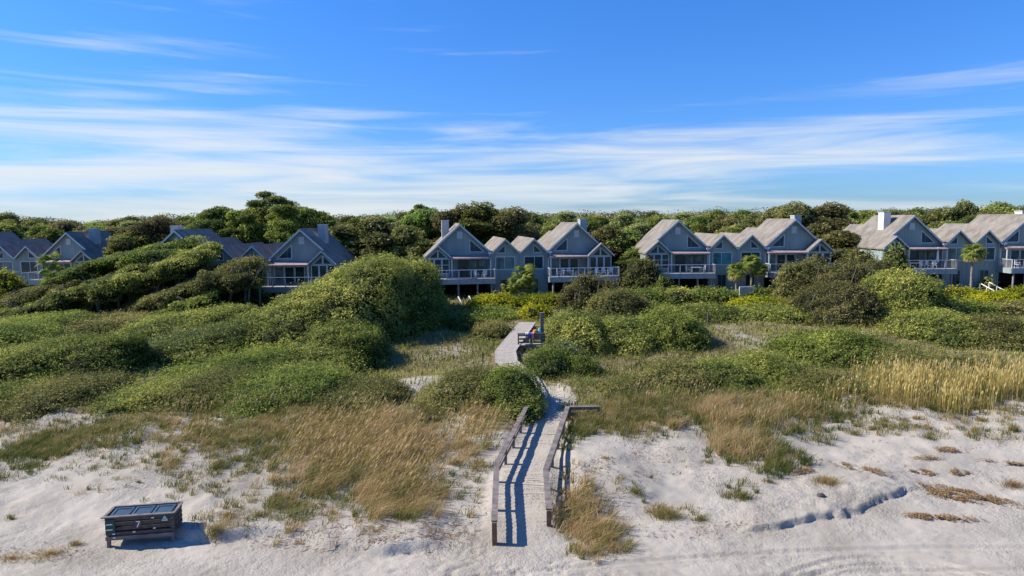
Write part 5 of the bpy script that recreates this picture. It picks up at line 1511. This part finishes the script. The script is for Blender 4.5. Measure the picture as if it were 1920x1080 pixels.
litter([(700, 1000, 200, 40, 30, .3), (200, 880, 160, 50, 14, .2), (900, 900, 50, 60, 40, .25), (1250, 830, 160, 40, 12, .22), (1700, 830, 160, 30, 10, .2), (1130, 900, 70, 45, 60, .28), (1200, 870, 80, 40, 16, .2), (1290, 880, 70, 40, 12, .18), (840, 1010, 60, 16, 60, .3), (880, 960, 40, 50, 40, .25), (780, 1000, 120, 40, 40, .3), (640, 1010, 130, 30, 45, .3), (500, 1010, 100, 25, 25, .25), (1340, 1000, 90, 18, 60, .2), (1220, 1000, 60, 20, 30, .2),
        (360, 800, 330, 22, 34, .25), (150, 790, 170, 20, 40, .25), (560, 900, 80, 60, 16, .2), (1560, 860, 90, 30, 6, .2), (1700, 790, 150, 20, 12, .2), (300, 960, 30, 12, 20, .2), (1020, 905, 20, 60, 30, .16), (80, 1040, 120, 25, 40, .2), (1180, 1045, 100, 16, 20, .16), (1650, 870, 80, 30, 8, .25)],
       'dry_litter', 'broken brown stems and leaf litter on the sand', 'leaf_wrack', .35)
def wrack(px, py, rx, ry, slant, n, label):
    X, Y, RX, RY = zone(px, py, rx, ry); rng = np.random.default_rng(int(px * 3 + py)); g = Z(X, Y)
    u = rng.normal(0, .55, n * 4); v = rng.normal(0, .50, n * 4)
    k = (np.abs(v) < .35 + .75 * vnoise(u * 4 + px, u * 0, 3)) & (fbm(u * RX * 1.0 + px, v * RY, .35, 3, 5) > -.03 - .05 * (1 - np.abs(u))); u, v = u[k][:n], v[k][:n]; n = len(u)
    x = u * RX; y = v * RY - slant * u * RX
    P = np.stack([x, y, zterr(X + x, Y + y, False) - g + .05 + .035 * rng.uniform(0, 1, n)], 1)
    a = rng.uniform(0, 6.28, n); l = rng.uniform(.05, .16, n)
    d = np.stack([np.cos(a), np.sin(a), rng.normal(0, .35, n)], 1) * l[:, None] / 2
    s = np.stack([-np.sin(a), np.cos(a), np.zeros(n)], 1) * rng.uniform(.010, .026, n)[:, None]
    V = np.stack([P - d - s, P + d, P - d + s], 1).reshape(-1, 3)
    o = link('seaweed_patch', tri_mesh('seaweed_patch', V, M['leaf_wrack'], .62 + rng.normal(0, .22, n))); o.location = (X, Y, g)
    tag(o, label, 'seaweed', 'dried seaweed patches on the beach'); o['kind'] = 'stuff'
wrack(1781, 932, 34, 14, .5, 1500, 'darker of the two long dried seaweed streaks slanting down the sand')
wrack(1826, 930, 46, 14, .55, 1700, 'longest golden dried seaweed streak, ending in a thin tail')
wrack(1764, 974, 52, 9, .1, 900, 'thin curved seaweed streak below the two long ones')
wrack(1727, 970, 20, 5, 0, 420, 'small orange seaweed patch at the beach end of the thin streak')
wrack(1782, 846, 24, 7, 0, 620, 'orange seaweed patch highest on the sand near the green grass')
wrack(1722, 884, 17, 9, .5, 460, 'seaweed patch with dark twigs near the scarp')
wrack(1801, 889, 14, 6, 0, 330, 'small round seaweed patch above the long streaks')
wrack(1620, 882, 40, 10, .5, 700, 'grey-brown seaweed scatter slanting from the dune grass')
wrack(1895, 872, 36, 5, .35, 380, 'thin seaweed line towards the brittle brown tuft')
wrack(1740, 862, 24, 4, .1, 240, 'faint seaweed wisp under the highest patch')
wrack(1505, 888, 22, 6, -.3, 420, 'reddish seaweed at the shaded foot of the grass clump')
lump('beach_stone', tuple(ground(1539, 933) + Vector((0, 0, .03))), (.16, .13, .11), 'weather_dark', 'small dark stone on the smooth sand above the scarp', 'stone', 9)

# ------------------------------------------------------------------ life on the decks
def deck_point(vi, u, v, z=2.5):
    o = VOBJ[vi]; a = o.rotation_euler.z
    return (o.location.x + u * math.cos(a) - v * math.sin(a), o.location.y + u * math.sin(a) + v * math.cos(a), o.location.z + z), a
def make_chair():
    r = empty('deck_chair', (0, 0, 0))
    m = MB(); m.box(-.26, .26, -.24, .26, .40, .45); m.build('seat', M['white'], r)
    m = MB(); m.prism([(-.26, .45), (.26, .45), (.26, 1.0), (-.26, 1.0)], .24, .29); m.build('backrest', M['white'], r)
    for x in (-.24, .24):
        for y in (-.22, .24):
            m = MB(); m.box(x - .025, x + .025, y - .025, y + .025, 0, .40); m.build('leg', M['white'], r)
        m = MB(); m.box(x - .03, x + .03, -.22, .23, .63, .67); m.build('armrest', M['white'], r)
    return r
def make_table():
    r = empty('deck_table', (0, 0, 0))
    m = MB(); m.box(-.7, .7, -.45, .45, .70, .75); m.build('tabletop', M['white'], r)
    for x in (-.6, .6):
        for y in (-.36, .36):
            m = MB(); m.box(x - .03, x + .03, y - .03, y + .03, 0, .70); m.build('leg', M['white'], r)
    return r
ch0, tb0 = make_chair(), make_table(); cu, tu = [0], [0]
DN = {0: 'boardwalk villa', 1: 'three-palm villa', 2: 'chimney villa', 3: 'half-hidden villa'}
def furn(src, cnt, vi, u, v, rot, what, extra):
    o = src if cnt[0] == 0 else copy_tree(src); cnt[0] += 1
    p, a = deck_point(vi, u, v); o.location = p; o.rotation_euler = (0, 0, a + R(rot))
    tag(o, f'{what} {extra}', 'chair' if 'chair' in what else 'table', 'white furniture on the villa decks')
furn(tb0, tu, 0, 6.2, -1.9, 0, 'white table', 'on the right-hand deck of the boardwalk villa')
furn(ch0, cu, 0, 5.0, -1.9, 90, 'white chair', 'at the near end of the table on the boardwalk villa deck')
furn(ch0, cu, 0, 5.8, -1.0, 0, 'white chair', 'behind the table on the boardwalk villa deck, first of two')
furn(ch0, cu, 0, 6.6, -1.0, 0, 'white chair', 'behind the table on the boardwalk villa deck, second of two')
furn(ch0, cu, 0, 7.4, -1.9, -90, 'white chair', 'at the far end of the table on the boardwalk villa deck')
furn(ch0, cu, 0, 10.2, -2.2, 15, 'white chair', 'by the tall deck post in front of the corner porch')
furn(ch0, cu, 0, 11.0, -2.2, -10, 'white chair', 'next to the one by the tall deck post')
furn(ch0, cu, 0, 12.0, -2.2, -25, 'white chair', 'at the outer corner of the boardwalk villa deck')
furn(ch0, cu, 0, -4.9, -2.2, -40, 'white chair', 'in the inner corner of the centre-left deck')
furn(ch0, cu, 0, -5.9, -2.2, 30, 'white chair', 'beside the inner corner of the centre-left deck')
furn(tb0, tu, 1, -5.9, -2.0, 0, 'white table', 'on the deck corner of the three-palm villa')
furn(ch0, cu, 1, -6.9, -2.0, 90, 'white chair', 'left of the table on the three-palm villa deck')
furn(ch0, cu, 1, -4.9, -2.0, -90, 'white chair', 'right of the table on the three-palm villa deck')
furn(tb0, tu, 2, -8.6, -2.0, 0, 'white table', 'in the row of furniture on the chimney villa deck')
for k, u in enumerate((-10.6, -9.7, -7.5, -6.7, -5.9)):
    furn(ch0, cu, 2, u, -2.1, (-20, 30, 0, 10, -15)[k], 'white chair', f'{("first", "second", "third", "fourth", "fifth")[k]} in the row on the chimney villa deck')
furn(ch0, cu, 2, 4.9, -2.4, 20, 'white chair', 'on the pale side deck past the single palm')
# closed parasol
p, a = deck_point(2, -5.2, -1.6)
par = empty('parasol', p, 0, 'closed white parasol standing on the chimney villa deck', 'parasol')
m = MB(); m.tube([(0, 0, 0), (0, 0, 2.9)], [.03, .03], 6); m.build('pole', M['weather'], par)
m = MB(); m.tube([(0, 0, .75), (0, 0, .95), (0, 0, 1.9), (0, 0, 2.75)], [.20, .17, .12, .04], 9); m.build('canopy', M['white'], par)
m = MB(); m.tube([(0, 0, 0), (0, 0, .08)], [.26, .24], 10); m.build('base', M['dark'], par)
# stair rails and ramp rails down to the dunes
def handrails(px_a, py_a, px_b, py_b, Y, label, mat='white'):
    A = at(px_a, py_a, Y); Bp = at(px_b, py_b, Y - 3.0)
    o = empty('stair_handrail', (A.x, A.y, Z(A.x, A.y)), 0, label, 'handrail'); inv = Vector(o.location)
    m = MB(); m.beam(A - inv, Bp - inv, .09, .09); m.build('rail', M[mat], o)
    for t in (0, .5, 1):
        q = A.lerp(Bp, t) - inv; m = MB(); m.box(q.x - .05, q.x + .05, q.y - .05, q.y + .05, -.5, q.z - .05); m.build('post', M[mat], o)
handrails(859, 556, 866, 570, 84, 'white stair handrail going down beside the big mound')
handrails(879, 555, 886, 566, 84, 'second white stair handrail, nearest the yellow hedge')
handrails(1838, 531, 1864, 545, 88, 'pale ramp handrail below the single palm')
handrails(1855, 529, 1884, 545, 89, 'pale ramp handrail beside the dark undercroft')
# pale fence box by the clipped hedges
c = at(1400, 550, 84.5)
fb = empty('fence_enclosure', (c.x, 84.5, Z(c.x, 84.5)), 0, 'low pale fence enclosure between clipped hedges', 'fence')
m = MB(); m.box(-.85, .75, 0, .06, .2, 1.45); m.build('panel', M['deckwood'], fb)
m = MB(); m.box(-.9, .8, -.04, .10, 1.45, 1.53); m.build('cap_rail', M['white'], fb)
for x in (-.88, .78):
    m = MB(); m.box(x - .05, x + .05, -.05, .09, 0, 1.45); m.build('post', M['white'], fb)
# shaded deck fence deep under the long canopy
c = at(127, 570, 84)
fb = empty('shaded_fence', (c.x, 84, Z(c.x, 84)), 0, 'blue-grey fence panel in deep shade under the long canopy', 'fence')
m = MB(); m.box(-1.4, 1.3, 0, .05, .1, 1.5); m.build('panel', M['fascia'], fb)
m = MB(); m.box(-1.5, 1.4, -.04, .09, 1.5, 1.58); m.build('cap_rail', M['trim'], fb)
for x in (-1.45, -.1, 1.35):
    m = MB(); m.box(x - .06, x + .06, -.06, .1, -.2, 1.5); m.build('post', M['trim'], fb)

# the painted figures become meshes
bpy.context.view_layer.update()
dg = bpy.context.evaluated_depsgraph_get()
for o in [q for q in scene.objects if q.type == 'FONT']:
    me = bpy.data.meshes.new_from_object(o.evaluated_get(dg)); nm = o.name
    c = bpy.data.objects.new(nm + '_sign', me); COL.objects.link(c); c.parent = o.parent; c.matrix_basis = o.matrix_basis.copy()
    bpy.data.objects.remove(o); c.name = nm
print('BLADES', GM_N // 9)
